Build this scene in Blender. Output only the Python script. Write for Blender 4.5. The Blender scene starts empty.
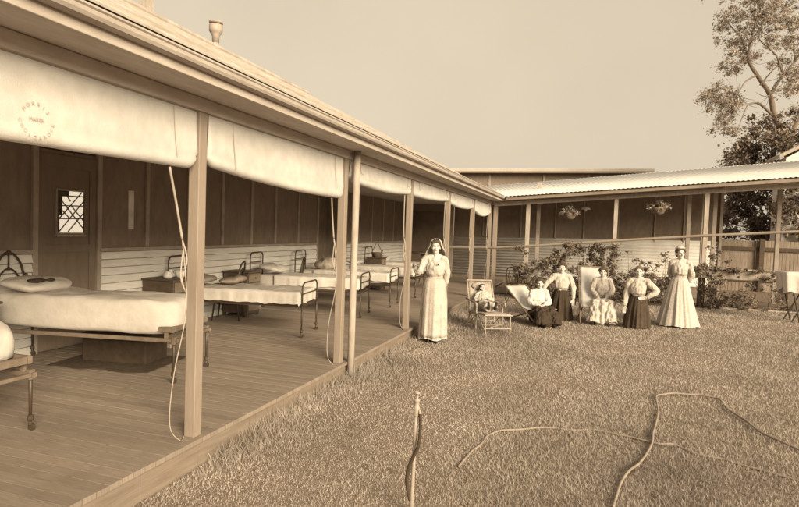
import bpy, bmesh, math, random
import numpy as np
from mathutils import Vector, Matrix, noise
random.seed(7)
PI = math.pi
S = bpy.context.scene
C = S.collection

# ------------------------------------------------------------------ camera
FPX, PW, PH = 580.0, 799.0, 507.0            # focal length in photo pixels
CAM = Vector((2.76026, -3.68421, 1.62793)); YAW, PITCH, ROLL = -0.3151, -0.04133, 0.03394
f0 = Vector((math.sin(YAW), math.cos(YAW), 0)); r0 = Vector((math.cos(YAW), -math.sin(YAW), 0)); u0 = Vector((0, 0, 1))
f1 = f0*math.cos(PITCH) + u0*math.sin(PITCH); u1 = u0*math.cos(PITCH) - f0*math.sin(PITCH)
r2 = r0*math.cos(ROLL) + u1*math.sin(ROLL); u2 = u1*math.cos(ROLL) - r0*math.sin(ROLL)
cd = bpy.data.cameras.new('camera'); cam = bpy.data.objects.new('camera', cd); C.objects.link(cam)
cd.sensor_fit = 'HORIZONTAL'; cd.sensor_width = 36; cd.lens = 36*FPX/PW; cd.clip_end = 3000; cd.clip_start = .05
M = Matrix((r2, u2, -f1)).transposed().to_4x4(); M.translation = CAM; cam.matrix_world = M
S.camera = cam

# ------------------------------------------------------------------ light
SUNDIR = Vector((0.74, -0.62, 0.36)).normalized()
el = math.asin(SUNDIR.z); az = math.atan2(SUNDIR.x, SUNDIR.y)
W = bpy.data.worlds.new('World'); S.world = W; W.use_nodes = True
nt = W.node_tree; nt.nodes.clear()
o_ = nt.nodes.new('ShaderNodeOutputWorld'); bg = nt.nodes.new('ShaderNodeBackground'); sk = nt.nodes.new('ShaderNodeTexSky')
sk.sky_type = 'NISHITA'; sk.sun_disc = False; sk.sun_elevation = el; sk.sun_rotation = az; sk.air_density = 1.5; sk.dust_density = 4
bw = nt.nodes.new('ShaderNodeRGBToBW'); pw = nt.nodes.new('ShaderNodeMath'); pw.operation = 'POWER'; pw.inputs[1].default_value = .16
ml = nt.nodes.new('ShaderNodeMath'); ml.operation = 'MULTIPLY'; ml.inputs[1].default_value = 3.85
tint = nt.nodes.new('ShaderNodeVectorMath'); tint.operation = 'SCALE'; tint.inputs[0].default_value = (1.0, .85, .635)
nt.links.new(sk.outputs[0], bw.inputs[0]); nt.links.new(bw.outputs[0], pw.inputs[0]); nt.links.new(pw.outputs[0], ml.inputs[0])
nt.links.new(ml.outputs[0], tint.inputs['Scale']); nt.links.new(tint.outputs[0], bg.inputs[0]); bg.inputs[1].default_value = .10
wtc = nt.nodes.new('ShaderNodeTexCoord'); wno = nt.nodes.new('ShaderNodeTexNoise'); wno.inputs['Scale'].default_value = 2.2; wno.inputs['Detail'].default_value = 7
wmr = nt.nodes.new('ShaderNodeMapRange'); wmr.inputs['To Min'].default_value = .86; wmr.inputs['To Max'].default_value = 1.14
wml = nt.nodes.new('ShaderNodeMath'); wml.operation = 'MULTIPLY'
nt.links.new(wtc.outputs['Generated'], wno.inputs['Vector']); nt.links.new(wno.outputs['Fac'], wmr.inputs['Value'])
nt.links.new(wmr.outputs[0], wml.inputs[0]); nt.links.new(ml.outputs[0], wml.inputs[1]); nt.links.new(wml.outputs[0], tint.inputs['Scale'])
nt.links.new(bg.outputs[0], o_.inputs[0])
sd = bpy.data.lights.new('sun', 'SUN'); sd.energy = 4.5; sd.angle = math.radians(28); sd.color = (1, .85, .60)
sun = bpy.data.objects.new('sun', sd); C.objects.link(sun); sun.rotation_euler = SUNDIR.to_track_quat('Z', 'Y').to_euler()
S.view_settings.view_transform = 'Standard'; S.view_settings.look = 'None'; S.view_settings.exposure = 0.70; S.view_settings.gamma = 1
S.view_settings.use_curve_mapping = False
S.render.engine = 'CYCLES'; S.cycles.max_bounces = 8; S.cycles.diffuse_bounces = 5

# ------------------------------------------------------------------ materials
def sep(v):
    t = min(1, (v/.75)) ** .7
    return (v, v*(.64 + .33*t), v*(.38 + .55*t), 1)
MATS = {}
def mat(name, v, v2=None, scale=6, stretch=(1, 1, 1), rough=.8, bump=0, bscale=None, detail=6, metal=0, spec=.25, plank=None, attr=None, trans=0):
    if name in MATS: return MATS[name]
    m = bpy.data.materials.new(name); m.use_nodes = True; n = m.node_tree; b = n.nodes['Principled BSDF']
    b.inputs['Roughness'].default_value = rough; b.inputs['Metallic'].default_value = metal
    b.inputs['Specular IOR Level'].default_value = spec
    if v2 is None: v2 = v*.72
    tc = n.nodes.new('ShaderNodeTexCoord'); mp = n.nodes.new('ShaderNodeMapping'); mp.inputs['Scale'].default_value = stretch
    no = n.nodes.new('ShaderNodeTexNoise'); no.inputs['Scale'].default_value = scale; no.inputs['Detail'].default_value = detail; no.inputs['Roughness'].default_value = .62
    cr = n.nodes.new('ShaderNodeValToRGB'); cr.color_ramp.elements[0].position = .32; cr.color_ramp.elements[1].position = .68
    cr.color_ramp.elements[0].color = sep(v2); cr.color_ramp.elements[1].color = sep(v)
    n.links.new(tc.outputs['Object'], mp.inputs[0]); n.links.new(mp.outputs[0], no.inputs['Vector']); n.links.new(no.outputs['Fac'], cr.inputs[0])
    out = cr.outputs[0]
    def mulby(out, fac_socket, lo, hi):
        mr = n.nodes.new('ShaderNodeMapRange'); mr.inputs['To Min'].default_value = lo; mr.inputs['To Max'].default_value = hi
        n.links.new(fac_socket, mr.inputs['Value'])
        vm = n.nodes.new('ShaderNodeVectorMath'); vm.operation = 'SCALE'; n.links.new(out, vm.inputs[0]); n.links.new(mr.outputs[0], vm.inputs['Scale'])
        return vm.outputs[0]
    # large soft weathering patches
    nb = n.nodes.new('ShaderNodeTexNoise'); nb.inputs['Scale'].default_value = 1.3; nb.inputs['Detail'].default_value = 3
    n.links.new(tc.outputs['Object'], nb.inputs['Vector']); out = mulby(out, nb.outputs['Fac'], .82, 1.18)
    if plank:                                   # (axis, width): each board its own tone
        ax, w = plank
        sp = n.nodes.new('ShaderNodeSeparateXYZ'); n.links.new(tc.outputs['Object'], sp.inputs[0])
        dv = n.nodes.new('ShaderNodeMath'); dv.operation = 'DIVIDE'; dv.inputs[1].default_value = w; n.links.new(sp.outputs[ax], dv.inputs[0])
        fl = n.nodes.new('ShaderNodeMath'); fl.operation = 'FLOOR'; n.links.new(dv.outputs[0], fl.inputs[0])
        wn = n.nodes.new('ShaderNodeTexWhiteNoise'); wn.noise_dimensions = '1D'; n.links.new(fl.outputs[0], wn.inputs['W'])
        out = mulby(out, wn.outputs['Value'], .88, 1.10)
    if attr:
        at_ = n.nodes.new('ShaderNodeAttribute'); at_.attribute_name = attr
        out = mulby(out, at_.outputs['Fac'], .35, 1.65)
    n.links.new(out, b.inputs['Base Color'])
    if bump:
        bn = n.nodes.new('ShaderNodeTexNoise'); bn.inputs['Scale'].default_value = bscale or scale*4; bn.inputs['Detail'].default_value = 4
        bp = n.nodes.new('ShaderNodeBump'); bp.inputs['Strength'].default_value = bump; bp.inputs['Distance'].default_value = .02
        n.links.new(mp.outputs[0], bn.inputs['Vector']); n.links.new(bn.outputs['Fac'], bp.inputs['Height']); n.links.new(bp.outputs[0], b.inputs['Normal'])
    if trans:
        tr = n.nodes.new('ShaderNodeBsdfTranslucent'); mx = n.nodes.new('ShaderNodeMixShader'); mx.inputs[0].default_value = trans
        n.links.new(out, tr.inputs[0]); n.links.new(b.outputs[0], mx.inputs[1]); n.links.new(tr.outputs[0], mx.inputs[2])
        n.links.new(mx.outputs[0], n.nodes['Material Output'].inputs[0])
    MATS[name] = m
    return m
lawn_m = mat('lawn', .30, .21, scale=9, bump=.5, bscale=60, rough=.95, spec=.05)
blade_m = mat('grass_blade', .47, .37, scale=1.1, rough=.8, spec=.08, attr='tone', trans=.25)
deck_m = mat('deck_board', .33, .23, scale=5, stretch=(1.2, 22, 1), rough=.6, bump=.15, plank=(1, .1), spec=.3)
paint_m = mat('painted_timber', .46, .32, scale=7, stretch=(3, 3, .6), rough=.6, bump=.1)
beam_m = mat('beam_paint', .50, .40, scale=7, stretch=(3, .6, 3), rough=.6, bump=.1)
post_m = mat('post_paint', .31, .26, scale=8, stretch=(4, 4, .5), rough=.65, bump=.12)
soffit_m = mat('soffit_board', .55, .45, scale=6, stretch=(3, .6, 3), rough=.8)
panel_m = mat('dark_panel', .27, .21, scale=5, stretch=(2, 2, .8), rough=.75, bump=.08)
door_m = mat('door_timber', .23, .19, scale=5, stretch=(2, 2, .6), rough=.6, bump=.1)
stud_m = mat('stud_timber', .42, .32, scale=6, rough=.7)
wain_m = mat('wainscot_board', .78, .64, scale=5, stretch=(1, .5, 5), rough=.7, bump=.1, plank=(2, .10909))
roof_m = mat('roof_sheet', .52, .36, scale=4, rough=.55, bump=.1, plank=(0, .29))
corr_m = mat('corrugated_iron', .80, .68, scale=3, rough=.5, bump=.05, metal=.0, spec=.4)
canvas_m = mat('blind_canvas', .74, .66, scale=9, rough=.9, bump=.15, bscale=120, trans=.3)
linen_m = mat('white_linen', .60, .53, scale=7, rough=.9, bump=.25, bscale=18)
pillow_m = mat('pillow_linen', .62, .54, scale=9, rough=.9, bump=.25, bscale=25)
blanket_m = mat('grey_blanket', .38, .26, scale=9, rough=.95, bump=.3)
iron_m = mat('black_iron', .075, .05, scale=20, rough=.45, spec=.5)
rail_m = mat('bed_timber', .22, .14, scale=10, rough=.6)
cab_m = mat('cabinet_timber', .13, .09, scale=8, stretch=(1, 1, 3), rough=.5)
cabl_m = mat('cabinet_panel', .26, .18, scale=8, stretch=(1, 1, 3), rough=.5)
enam_m = mat('white_enamel', .75, .65, rough=.3, spec=.5)
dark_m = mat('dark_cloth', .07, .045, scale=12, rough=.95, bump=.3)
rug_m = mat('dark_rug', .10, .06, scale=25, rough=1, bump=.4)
rope_m = mat('cotton_rope', .45, .35, rough=.9)
hose_m = mat('pale_hose', .34, .24, scale=12, rough=.7)
dhose_m = mat('rubber_hose', .08, .05, scale=20, rough=.5)
pipe_m = mat('galvanised_pipe', .42, .3, scale=14, rough=.5, spec=.4)
bamboo_m = mat('bamboo', .42, .3, scale=14, rough=.5)
wood_m = mat('chair_timber', .22, .14, scale=12, rough=.55)
bent_m = mat('bentwood', .06, .04, scale=12, rough=.35, spec=.5)
leaf_m = mat('leaf', .27, .19, scale=3, rough=.55, attr='tone', trans=.3)
gum_m = mat('gum_leaf', .48, .36, scale=2, rough=.6, attr='tone', trans=.35)
bark_m = mat('bark', .26, .17, scale=8, stretch=(3, 3, .5), rough=.9, bump=.4)
fence_m = mat('fence_paling', .30, .2, scale=6, stretch=(3, 3, .6), rough=.85, bump=.1, plank=(0, .11))
fdark_m = mat('fence_rail', .10, .07, scale=9, rough=.8)
skin_m = mat('skin', .60, .54, scale=12, rough=.55)
lip_m = mat('lip', .34, .3, rough=.5)
eye_m = mat('eye', .12, .09, rough=.3)
hair_m = mat('brown_hair', .10, .055, scale=30, stretch=(1, 1, .3), rough=.6, bump=.4)
ghair_m = mat('greying_hair', .2, .12, scale=30, rough=.7, bump=.4)
white_m = mat('white_cotton', .54, .42, scale=10, rough=.9, bump=.35, bscale=35)
print_m = mat('pale_print_cotton', .60, .36, scale=55, rough=.9, bump=.3, bscale=30, detail=2)
uni_m = mat('nurse_cotton', .57, .43, scale=40, rough=.9, bump=.3, bscale=30, detail=3)
skirt_m = mat('dark_skirt', .06, .04, scale=14, rough=.9, bump=.3)
skirt2_m = mat('charcoal_skirt', .08, .055, scale=14, rough=.9, bump=.3)
shoe_m = mat('black_leather', .025, .015, rough=.4, spec=.5)
belt_m = mat('dark_belt', .04, .03, rough=.5)
soil_m = mat('garden_soil', .10, .06, scale=12, rough=1, bump=.5)

# ------------------------------------------------------------------ geometry helpers
def V(*a): return Vector(a)
def obj(name, bm, m, parent=None, smooth=False, mats=None):
    me = bpy.data.meshes.new(name); bm.normal_update(); bm.to_mesh(me); bm.free()
    for x in (mats or [m]): me.materials.append(x)
    if smooth:
        me.shade_smooth()
    o = bpy.data.objects.new(name, me); C.objects.link(o)
    if parent: o.parent = parent
    return o
def tag(o, label, cat, group=None):
    o['label'] = label; o['category'] = cat
    if group: o['group'] = group
    return o
def thing(name, label, cat, loc=(0, 0, 0), rz=0, group=None):
    o = bpy.data.objects.new(name, None); o.empty_display_size = .2; C.objects.link(o); o.location = loc; o.rotation_euler = (0, 0, rz)
    return tag(o, label, cat, group)
def struct(o): o['kind'] = 'structure'; return o
def copy_tree(o, parent=None):
    c = o.copy(); C.objects.link(c); c.parent = parent
    for ch in list(o.children): copy_tree(ch, c)
    return c
def box(bm, x0, x1, y0, y1, z0, z1, bev=0, R=None, seg=1):
    vs = [bm.verts.new(p) for p in ((x0, y0, z0), (x1, y0, z0), (x1, y1, z0), (x0, y1, z0), (x0, y0, z1), (x1, y0, z1), (x1, y1, z1), (x0, y1, z1))]
    fs = [bm.faces.new([vs[i] for i in q]) for q in ((3, 2, 1, 0), (4, 5, 6, 7), (0, 1, 5, 4), (1, 2, 6, 5), (2, 3, 7, 6), (3, 0, 4, 7))]
    if R is not None:
        bmesh.ops.transform(bm, matrix=R, verts=vs)
    if bev:
        es = list({e for f in fs for e in f.edges})
        bmesh.ops.bevel(bm, geom=es, offset=bev, segments=seg, affect='EDGES', profile=.6)
    return vs
def solid(bm, th):
    bmesh.ops.recalc_face_normals(bm, faces=bm.faces); bm.normal_update(); bmesh.ops.solidify(bm, geom=bm.faces[:], thickness=th)
def B(*a, **k):
    bm = bmesh.new(); box(bm, *a, **k); return bm
def cat(pts, rads, sub):
    P = [Vector(p) for p in pts]; n = len(P); out = []; ro = []
    if n < 3 or sub < 2: return P, list(rads)
    for i in range(n-1):
        p0 = P[max(i-1, 0)]; p1 = P[i]; p2 = P[i+1]; p3 = P[min(i+2, n-1)]
        for k in range(sub):
            t = k/sub
            out.append(.5*((2*p1) + (p2-p0)*t + (2*p0-5*p1+4*p2-p3)*t*t + (3*p1-p0-3*p2+p3)*t**3))
            ro.append(rads[i]*(1-t) + rads[i+1]*t)
    out.append(P[-1]); ro.append(rads[-1]); return out, ro
def tube(bm, pts, rads, seg=10, sub=5, round_ends=False, squash=None):
    if not hasattr(rads, '__len__'): rads = [rads]*len(pts)
    P, R = cat(pts, rads, sub)
    if round_ends:
        d = (P[0]-P[1]).normalized(); e = (P[-1]-P[-2]).normalized(); a, b = R[0], R[-1]
        P = [P[0]+d*a*.95, P[0]+d*a*.75, P[0]+d*a*.4] + P + [P[-1]+e*b*.4, P[-1]+e*b*.75, P[-1]+e*b*.95]
        R = [a*.25, a*.66, a*.92] + R + [b*.92, b*.66, b*.25]
    n = len(P); rings = []; up = None
    for i in range(n):
        t = (P[min(i+1, n-1)] - P[max(i-1, 0)])
        t = t.normalized() if t.length > 1e-9 else Vector((0, 0, 1))
        if up is None:
            a = Vector((0, 0, 1)) if abs(t.z) < .9 else Vector((1, 0, 0))
            up = (a - t*a.dot(t)).normalized()
        else:
            up = up - t*up.dot(t); up = up.normalized() if up.length > 1e-6 else t.orthogonal().normalized()
        s = t.cross(up); sq = squash or (1, 1)
        rings.append([bm.verts.new(P[i] + (s*math.cos(2*PI*k/seg)*sq[0] + up*math.sin(2*PI*k/seg)*sq[1])*R[i]) for k in range(seg)])
    for a, b in zip(rings, rings[1:]):
        for k in range(seg):
            bm.faces.new((a[k], a[(k+1) % seg], b[(k+1) % seg], b[k]))
    bm.faces.new(rings[0][::-1]); bm.faces.new(rings[-1])
def T(pts, rads, **k):
    bm = bmesh.new(); tube(bm, pts, rads, **k); return bm
def ell(bm, c, r, rot=None, seg=16, rg=10):
    vs = bmesh.ops.create_uvsphere(bm, u_segments=seg, v_segments=rg, radius=1)['verts']
    m = Matrix.Translation(c) @ (rot.to_4x4() if rot else Matrix.Identity(4)) @ Matrix.Diagonal((*r, 1))
    bmesh.ops.transform(bm, matrix=m, verts=vs)
def loft(bm, rings, cap=True):
    rr = [[bm.verts.new(p) for p in ring] for ring in rings]; n = len(rr[0])
    for a, b in zip(rr, rr[1:]):
        for k in range(n): bm.faces.new((a[k], a[(k+1) % n], b[(k+1) % n], b[k]))
    if cap: bm.faces.new(rr[0][::-1]); bm.faces.new(rr[-1])
def ering(c, rx, ry, n=24, tilt=0):
    return [Vector((c[0]+rx*math.cos(2*PI*k/n), c[1]+ry*math.sin(2*PI*k/n), c[2]+tilt*math.sin(2*PI*k/n)*ry)) for k in range(n)]
def lathe(bm, prof, n=20, c=(0, 0, 0)):
    loft(bm, [ering((c[0], c[1], c[2]+z), r, r, n) for r, z in prof])
def remesh(bm, name, m, parent, voxel, smooth=2, wrinkle=0, wfreq=9, wz=.35, mats=None, assign=None):
    me = bpy.data.meshes.new(name+'_src'); bmesh.ops.recalc_face_normals(bm, faces=bm.faces); bm.to_mesh(me); bm.free()
    t = bpy.data.objects.new('tmp', me); C.objects.link(t)
    md = t.modifiers.new('r', 'REMESH'); md.mode = 'VOXEL'; md.voxel_size = voxel
    if smooth:
        sm = t.modifiers.new('s', 'SMOOTH'); sm.factor = .5; sm.iterations = smooth
    dg = bpy.context.evaluated_depsgraph_get(); dg.update()
    r = bpy.data.meshes.new_from_object(t.evaluated_get(dg)); bpy.data.objects.remove(t); r.name = name
    if wrinkle:
        off = random.random()*50
        nrm = [v.normal.copy() for v in r.vertices]
        for v, nn in zip(r.vertices, nrm):
            p = v.co; q = Vector((p.x*wfreq+off, p.y*wfreq, p.z*wfreq*wz))
            v.co = p + nn*wrinkle*(noise.noise(q) + .45*noise.noise(q*2.7))
    r.materials.clear()
    for x in (mats or [m]): r.materials.append(x)
    if assign:
        for f in r.polygons: f.material_index = assign(f.center)
    r.shade_smooth()
    o = bpy.data.objects.new(name, r); C.objects.link(o)
    if parent: o.parent = parent
    return o
def G(x, y=5): return -.19 + .02*min(max(x, 0), 8) - .05*min(1, max(0, (.9-y)/1.1))
def pix(x, y, axis, val):
    """the point at depth/height val that the photo shows at pixel x, y"""
    d = f1 + r2*(x-PW/2)/FPX - u2*(y-PH/2)/FPX
    return CAM + d*((val-CAM[axis])/d[axis])
def lawn_at(x, y):
    z = -.1
    for _ in range(20): p = pix(x, y, 2, z); z = G(p.x, p.y)
    return Vector((p.x, p.y, G(p.x, p.y)))

# ------------------------------------------------------------------ ground
bm = bmesh.new()
xs = [-900, -60, -10, 0, 1, 2, 3, 4, 5, 6, 7, 8, 12, 60, 900]; ys = [-900, -60, -8, -4, -1, -.2, 0, .3, .6, .9, 2, 4, 8, 12, 16, 24, 60, 900]
gv = [[bm.verts.new((x, y, G(x, y)-.004)) for y in ys] for x in xs]
for i in range(len(xs)-1):
    for j in range(len(ys)-1): bm.faces.new((gv[i][j], gv[i+1][j], gv[i+1][j+1], gv[i][j+1]))
struct(obj('lawn_ground', bm, lawn_m))
bm = bmesh.new()
rng = np.random.default_rng(3)
def quads(name, cen, ax, bx, m, parent, tone, kind=None):
    """many small leaf quads: centres and two half-axes"""
    n = len(cen); v = np.empty((n, 4, 3), np.float32)
    v[:, 0] = cen-ax; v[:, 1] = cen-bx; v[:, 2] = cen+ax; v[:, 3] = cen+bx
    me = bpy.data.meshes.new(name); me.vertices.add(n*4); me.vertices.foreach_set('co', v.reshape(-1))
    me.loops.add(n*4); me.loops.foreach_set('vertex_index', np.arange(n*4, dtype=np.int32))
    me.polygons.add(n); me.polygons.foreach_set('loop_start', np.arange(0, n*4, 4, dtype=np.int32))
    a = me.attributes.new('tone', 'FLOAT', 'POINT'); a.data.foreach_set('value', np.repeat(tone, 4).astype(np.float32))
    me.update(calc_edges=True); me.materials.append(m)
    o = bpy.data.objects.new(name, me); C.objects.link(o)
    if parent: o.parent = parent
    if kind: o['kind'] = kind
    return o
def blades():
    N = 480000
    # more blades close to the house corner the lawn is seen from
    X = rng.uniform(.02, 10.5, N*4); Y = rng.uniform(-2.6, 13.2, N*4)
    d = np.hypot(X-CAM.x, Y-CAM.y); keep = rng.random(N*4) < np.clip((3.2/np.maximum(d, 1))**1.4, 0, 1)
    X, Y, d = X[keep], Y[keep], d[keep]
    X, Y, d = X[:N], Y[:N], d[:N]; n = len(X)
    clump = np.array([noise.noise(Vector((x*1.7, y*1.7, 0))) + .6*noise.noise(Vector((x*6, y*6, 3))) for x, y in zip(X, Y)])
    patch = np.array([noise.noise(Vector((x*.45, y*.45, 9))) + .5*noise.noise(Vector((x*1.3, y*1.3, 4))) for x, y in zip(X, Y)])
    h = (1+.6*np.clip(patch, -1, 1))*(.010 + .013*rng.random(n) + .007*np.clip(clump, -1, 1))*(1 + .025*d)
    h *= np.where((patch < -.28) & (rng.random(n) < .55), .25, 1)
    h += np.where((X < .30) & (Y > .1) & (rng.random(n) < .5), .05+.05*rng.random(n), 0)*np.clip(1.2-X/.30, 0, 1)          # uncut fringe at the boards
    h += .07*np.exp(-((X-.15)**2+(Y-2.8)**2)/.05)*rng.random(n) + np.where(rng.random(n) < .004, .03, 0)
    h = np.maximum(h, .004)
    w = (.0011 + .0012*rng.random(n))*(1+.24*d)
    az_ = rng.uniform(0, 2*PI, n); lean = rng.uniform(.1, 1.1, n)*h
    la = rng.uniform(0, 2*PI, n)
    Z = -.19 + .02*np.clip(X, 0, 8) - .05*np.clip((.9-Y)/1.1, 0, 1)
    v = np.empty((n, 3, 3), np.float32)
    sx, sy = np.cos(az_)*w, np.sin(az_)*w
    v[:, 0] = np.stack([X-sx, Y-sy, Z-.004], 1); v[:, 1] = np.stack([X+sx, Y+sy, Z-.004], 1)
    v[:, 2] = np.stack([X+np.cos(la)*lean, Y+np.sin(la)*lean, Z+h], 1)
    tone = np.clip(.5 + .30*clump*.42 - .22*patch + rng.normal(0, .06, n), .22, .80)
    me = bpy.data.meshes.new('grass'); me.vertices.add(n*3); me.vertices.foreach_set('co', v.reshape(-1))
    me.loops.add(n*3); me.loops.foreach_set('vertex_index', np.arange(n*3, dtype=np.int32))
    me.polygons.add(n); me.polygons.foreach_set('loop_start', np.arange(0, n*3, 3, dtype=np.int32))
    a = me.attributes.new('tone', 'FLOAT', 'POINT'); a.data.foreach_set('value', np.repeat(tone, 3).astype(np.float32))
    me.update(calc_edges=True); me.materials.append(blade_m)
    o = bpy.data.objects.new('grass', me); C.objects.link(o); o['kind'] = 'stuff'
    tag(o, 'short dry lawn grass in front of the verandah', 'grass')
blades()

# ------------------------------------------------------------------ near verandah building
BAY = 2.7; ZB = 2.45; XW = -3.45
nb = thing('verandah_building', 'long timber verandah building with boarded deck and open front on the left', 'building')
Y0, Y1 = -5.4, 16.6
bm = bmesh.new(); y = Y0
while y < Y1-.05:
    box(bm, XW-.05, .035, y+.0035, y+.0965, -.035, .0 + random.uniform(-.0012, .0012)); y += .1
obj('deck', bm, deck_m, nb)
bm = bmesh.new(); y = Y0
while y < 13.3:
    box(bm, -.028+random.uniform(-.003, .003), -.003, y+.003, y+(.6 if y < .2 else .097), -.32, -.037); y += (.6 if y < .2 else .10)
obj('deck_fascia', bm, mat('fascia_board', .27, .19, scale=5, stretch=(1, .4, 4), rough=.8, bump=.2), nb)
obj('deck_subfloor', B(XW, -.05, Y0, Y1, -.24, -.045), fdark_m, nb)
for k in range(-1, 6):
    bm = B(-.10, -.01, BAY*k-.045, BAY*k+.045, .0, ZB, bev=.004)
    obj('post', bm, post_m, nb)
obj('beam', B(-.12, .01, Y0, 13.55, ZB, ZB+.098, bev=.005), beam_m, nb)
obj('soffit', B(-.10, .33, Y0, 13.9, ZB+.10, ZB+.118), soffit_m, nb)
obj('fascia', B(.33, .352, Y0, 13.9, ZB+.09, ZB+.172, bev=.003), beam_m, nb)
# gutter: an ogee section swept along the eave
prof = [(.354, 2.600), (.385, 2.596), (.412, 2.606), (.424, 2.624), (.428, 2.644), (.438, 2.652), (.438, 2.662), (.428, 2.665), (.420, 2.652), (.412, 2.628), (.395, 2.612), (.37, 2.608), (.362, 2.615), (.354, 2.66)]
bm = bmesh.new(); loft(bm, [[V(x, yy, z) for x, z in prof] for yy in (Y0, 4, 13.9)])
obj('gutter', bm, beam_m, nb, smooth=False)
# roof: sheet courses stepped up the slope; the high part ends above the fourth bay
def roofcourses(x0, z0, x1, z1, ya, yb, n, th=.012):
    bm = bmesh.new(); d = V(x1-x0, 0, z1-z0); 
    for i in range(n):
        a = V(x0, 0, z0) + d*(i/n); b_ = V(x0, 0, z0) + d*((i+1.08)/n)
        lift = .034
        pts = [(a.x, a.z+lift), (b_.x, b_.z+.004), (b_.x, b_.z-.012), (a.x, a.z+lift-.014)]
        loft(bm, [[V(px, yy, pz) for px, pz in pts] for yy in (ya, yb)])
    return bm
obj('roof', roofcourses(.41, 2.665, -3.45, 4.60, Y0, 8.2, 14), roof_m, nb)
obj('roof_verge', B(-3.5, .40, 8.2, 8.24, 2.60, 2.66), paint_m, nb)
bm = bmesh.new(); loft(bm, [[V(.38, yy, 2.64), V(-3.45, yy, 4.565), V(-7.3, yy, 2.66)] for yy in (8.15, 8.19)])
obj('gable_end', bm, panel_m, nb)
obj('roof', roofcourses(.41, 2.665, -3.9, 2.95, 8.24, 16.9, 8), roof_m, nb)
obj('roof', roofcourses(-7.4, 2.68, -3.45, 4.62, Y0, 8.2, 14), roof_m, nb)
obj('ridge_cap', T([(-3.45, Y0, 4.63), (-3.45, 8.25, 4.63)], .06, seg=8), roof_m, nb)
obj('ceiling', B(XW, -.12, Y0, Y1, 2.575, 2.60), soffit_m, nb)
obj('downpipe', T([(.07, 2.80, G(0)-.02), (.07, 2.80, 1.2), (.075, 2.80, 2.547)], .042, seg=16, sub=2), paint_m, nb, smooth=True)
# inner wall
DY0, DY1, OY0, OY1 = 1.50, 2.38, 8.93, 10.66
def wain(ya, yb):
    bm = bmesh.new(); z = .0; n = 11; h = 1.2/n
    for i in range(n):
        loft(bm, [[V(XW-.03, yy, i*h), V(XW+.030, yy, i*h+.004), V(XW+.006, yy, (i+1)*h-.012), V(XW-.03, yy, (i+1)*h)] for yy in (ya, yb)])
    return bm
for a, b_ in ((Y0, DY0-.03), (DY1+.03, OY0), (OY1, Y1)):
    obj('wainscot', wain(a, b_), wain_m, nb)
    obj('wall_rail', B(XW-.03, XW+.045, a, b_, 1.2, 1.245, bev=.003), stud_m, nb)
    obj('upper_panel', B(XW-.04, XW-.01, a, b_, 1.245, 2.6), panel_m, nb)
for yy in (-3.3, -1.7, -.1, 3.3, 4.23, 5.15, 6.08, 6.98, 7.98, 11.6, 12.6, 13.6, 14.6):
    obj('stud', B(XW-.01, XW+.018, yy-.035, yy+.035, 1.245, 2.6, bev=.003), stud_m, nb)
for yy in (DY0-.03, DY1+.03, OY0, OY1):
    obj('door_frame', B(XW-.02, XW+.03, yy-.035, yy+.035, 0, 2.6, bev=.003), stud_m, nb)
obj('reflection_strip', B(XW-.01, XW+.012, 2.93, 3.03, 1.5, 2.05, bev=.003), mat('pale_reflection', .75, .6, rough=.4, spec=.4), nb)  # vertical reflection on the wall, painted as a pale strip
dr = obj('door', B(XW-.035, XW-.005, DY0+.005, DY1-.005, .01, 2.45, bev=.003), door_m, nb)
bm = bmesh.new()
for (a, b_, c, d) in ((DY0+.02, DY0+.12, .03, 2.4), (DY1-.12, DY1-.02, .03, 2.4), (DY0+.12, DY1-.12, .03, .2), (DY0+.12, DY1-.12, 1.2, 1.3), (DY0+.12, DY1-.12, 2.25, 2.4)):
    box(bm, XW-.004, XW+.008, a, b_, c, d, bev=.002)
obj('door_moulding', bm, door_m, dr)
glow = bpy.data.materials.new('daylight_glow_pane'); glow.use_nodes = True; gb = glow.node_tree.nodes['Principled BSDF']
gb.inputs['Base Color'].default_value = sep(.6); gb.inputs['Emission Color'].default_value = (1, .86, .66, 1); gb.inputs['Emission Strength'].default_value = .42  # pane emits by itself, imitating bright daylight beyond the lattice
obj('window_sill', B(XW-.004, XW+.05, 1.73, 2.16, 1.40, 1.424, bev=.002), paint_m, dr)
fr = obj('window_frame', B(XW-.004, XW+.012, 1.755, 2.175, 1.425, 1.99, bev=.002), stud_m, dr)
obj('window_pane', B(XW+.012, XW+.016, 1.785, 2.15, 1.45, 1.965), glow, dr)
bm = bmesh.new()
def bar(bm, y1, z1, y2, z2, w=.012, x=XW+.02):
    tube(bm, [(x, y1, z1), (x, y2, z2)], w*.6, seg=4, sub=1)
for z in (1.62, 1.78, 1.90): bar(bm, 1.78, z, 2.155, z+.01)
for y1, z1, y2, z2 in ((1.79, 1.62, 2.12, 1.96), (1.79, 1.46, 2.15, 1.85), (1.92, 1.46, 2.15, 1.70), (1.79, 1.88, 2.15, 1.50), (1.79, 1.76, 1.95, 1.62), (1.86, 1.96, 1.95, 1.84), (1.97, 1.78, 2.15, 1.60)):
    bar(bm, y1, z1, y2, z2, .014)
box(bm, XW+.0165, XW+.024, 1.785, 1.93, 1.90, 1.966); box(bm, XW+.0165, XW+.024, 1.785, 1.83, 1.66, 1.90)
for y in (1.785, 2.155): bar(bm, y, 1.45, y, 1.97, .016)
obj('window_lattice', bm, fdark_m, dr)
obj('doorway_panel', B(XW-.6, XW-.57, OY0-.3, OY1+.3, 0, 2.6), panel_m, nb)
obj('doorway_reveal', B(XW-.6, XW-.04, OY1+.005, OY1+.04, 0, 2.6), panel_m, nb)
obj('back_wall', B(-7.3, -7.25, Y0, Y1, -.2, 2.7), paint_m, nb)
obj('back_wall', B(-7.25, XW-.6, 16.6, 16.65, -.2, 2.7), paint_m, nb)
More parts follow.
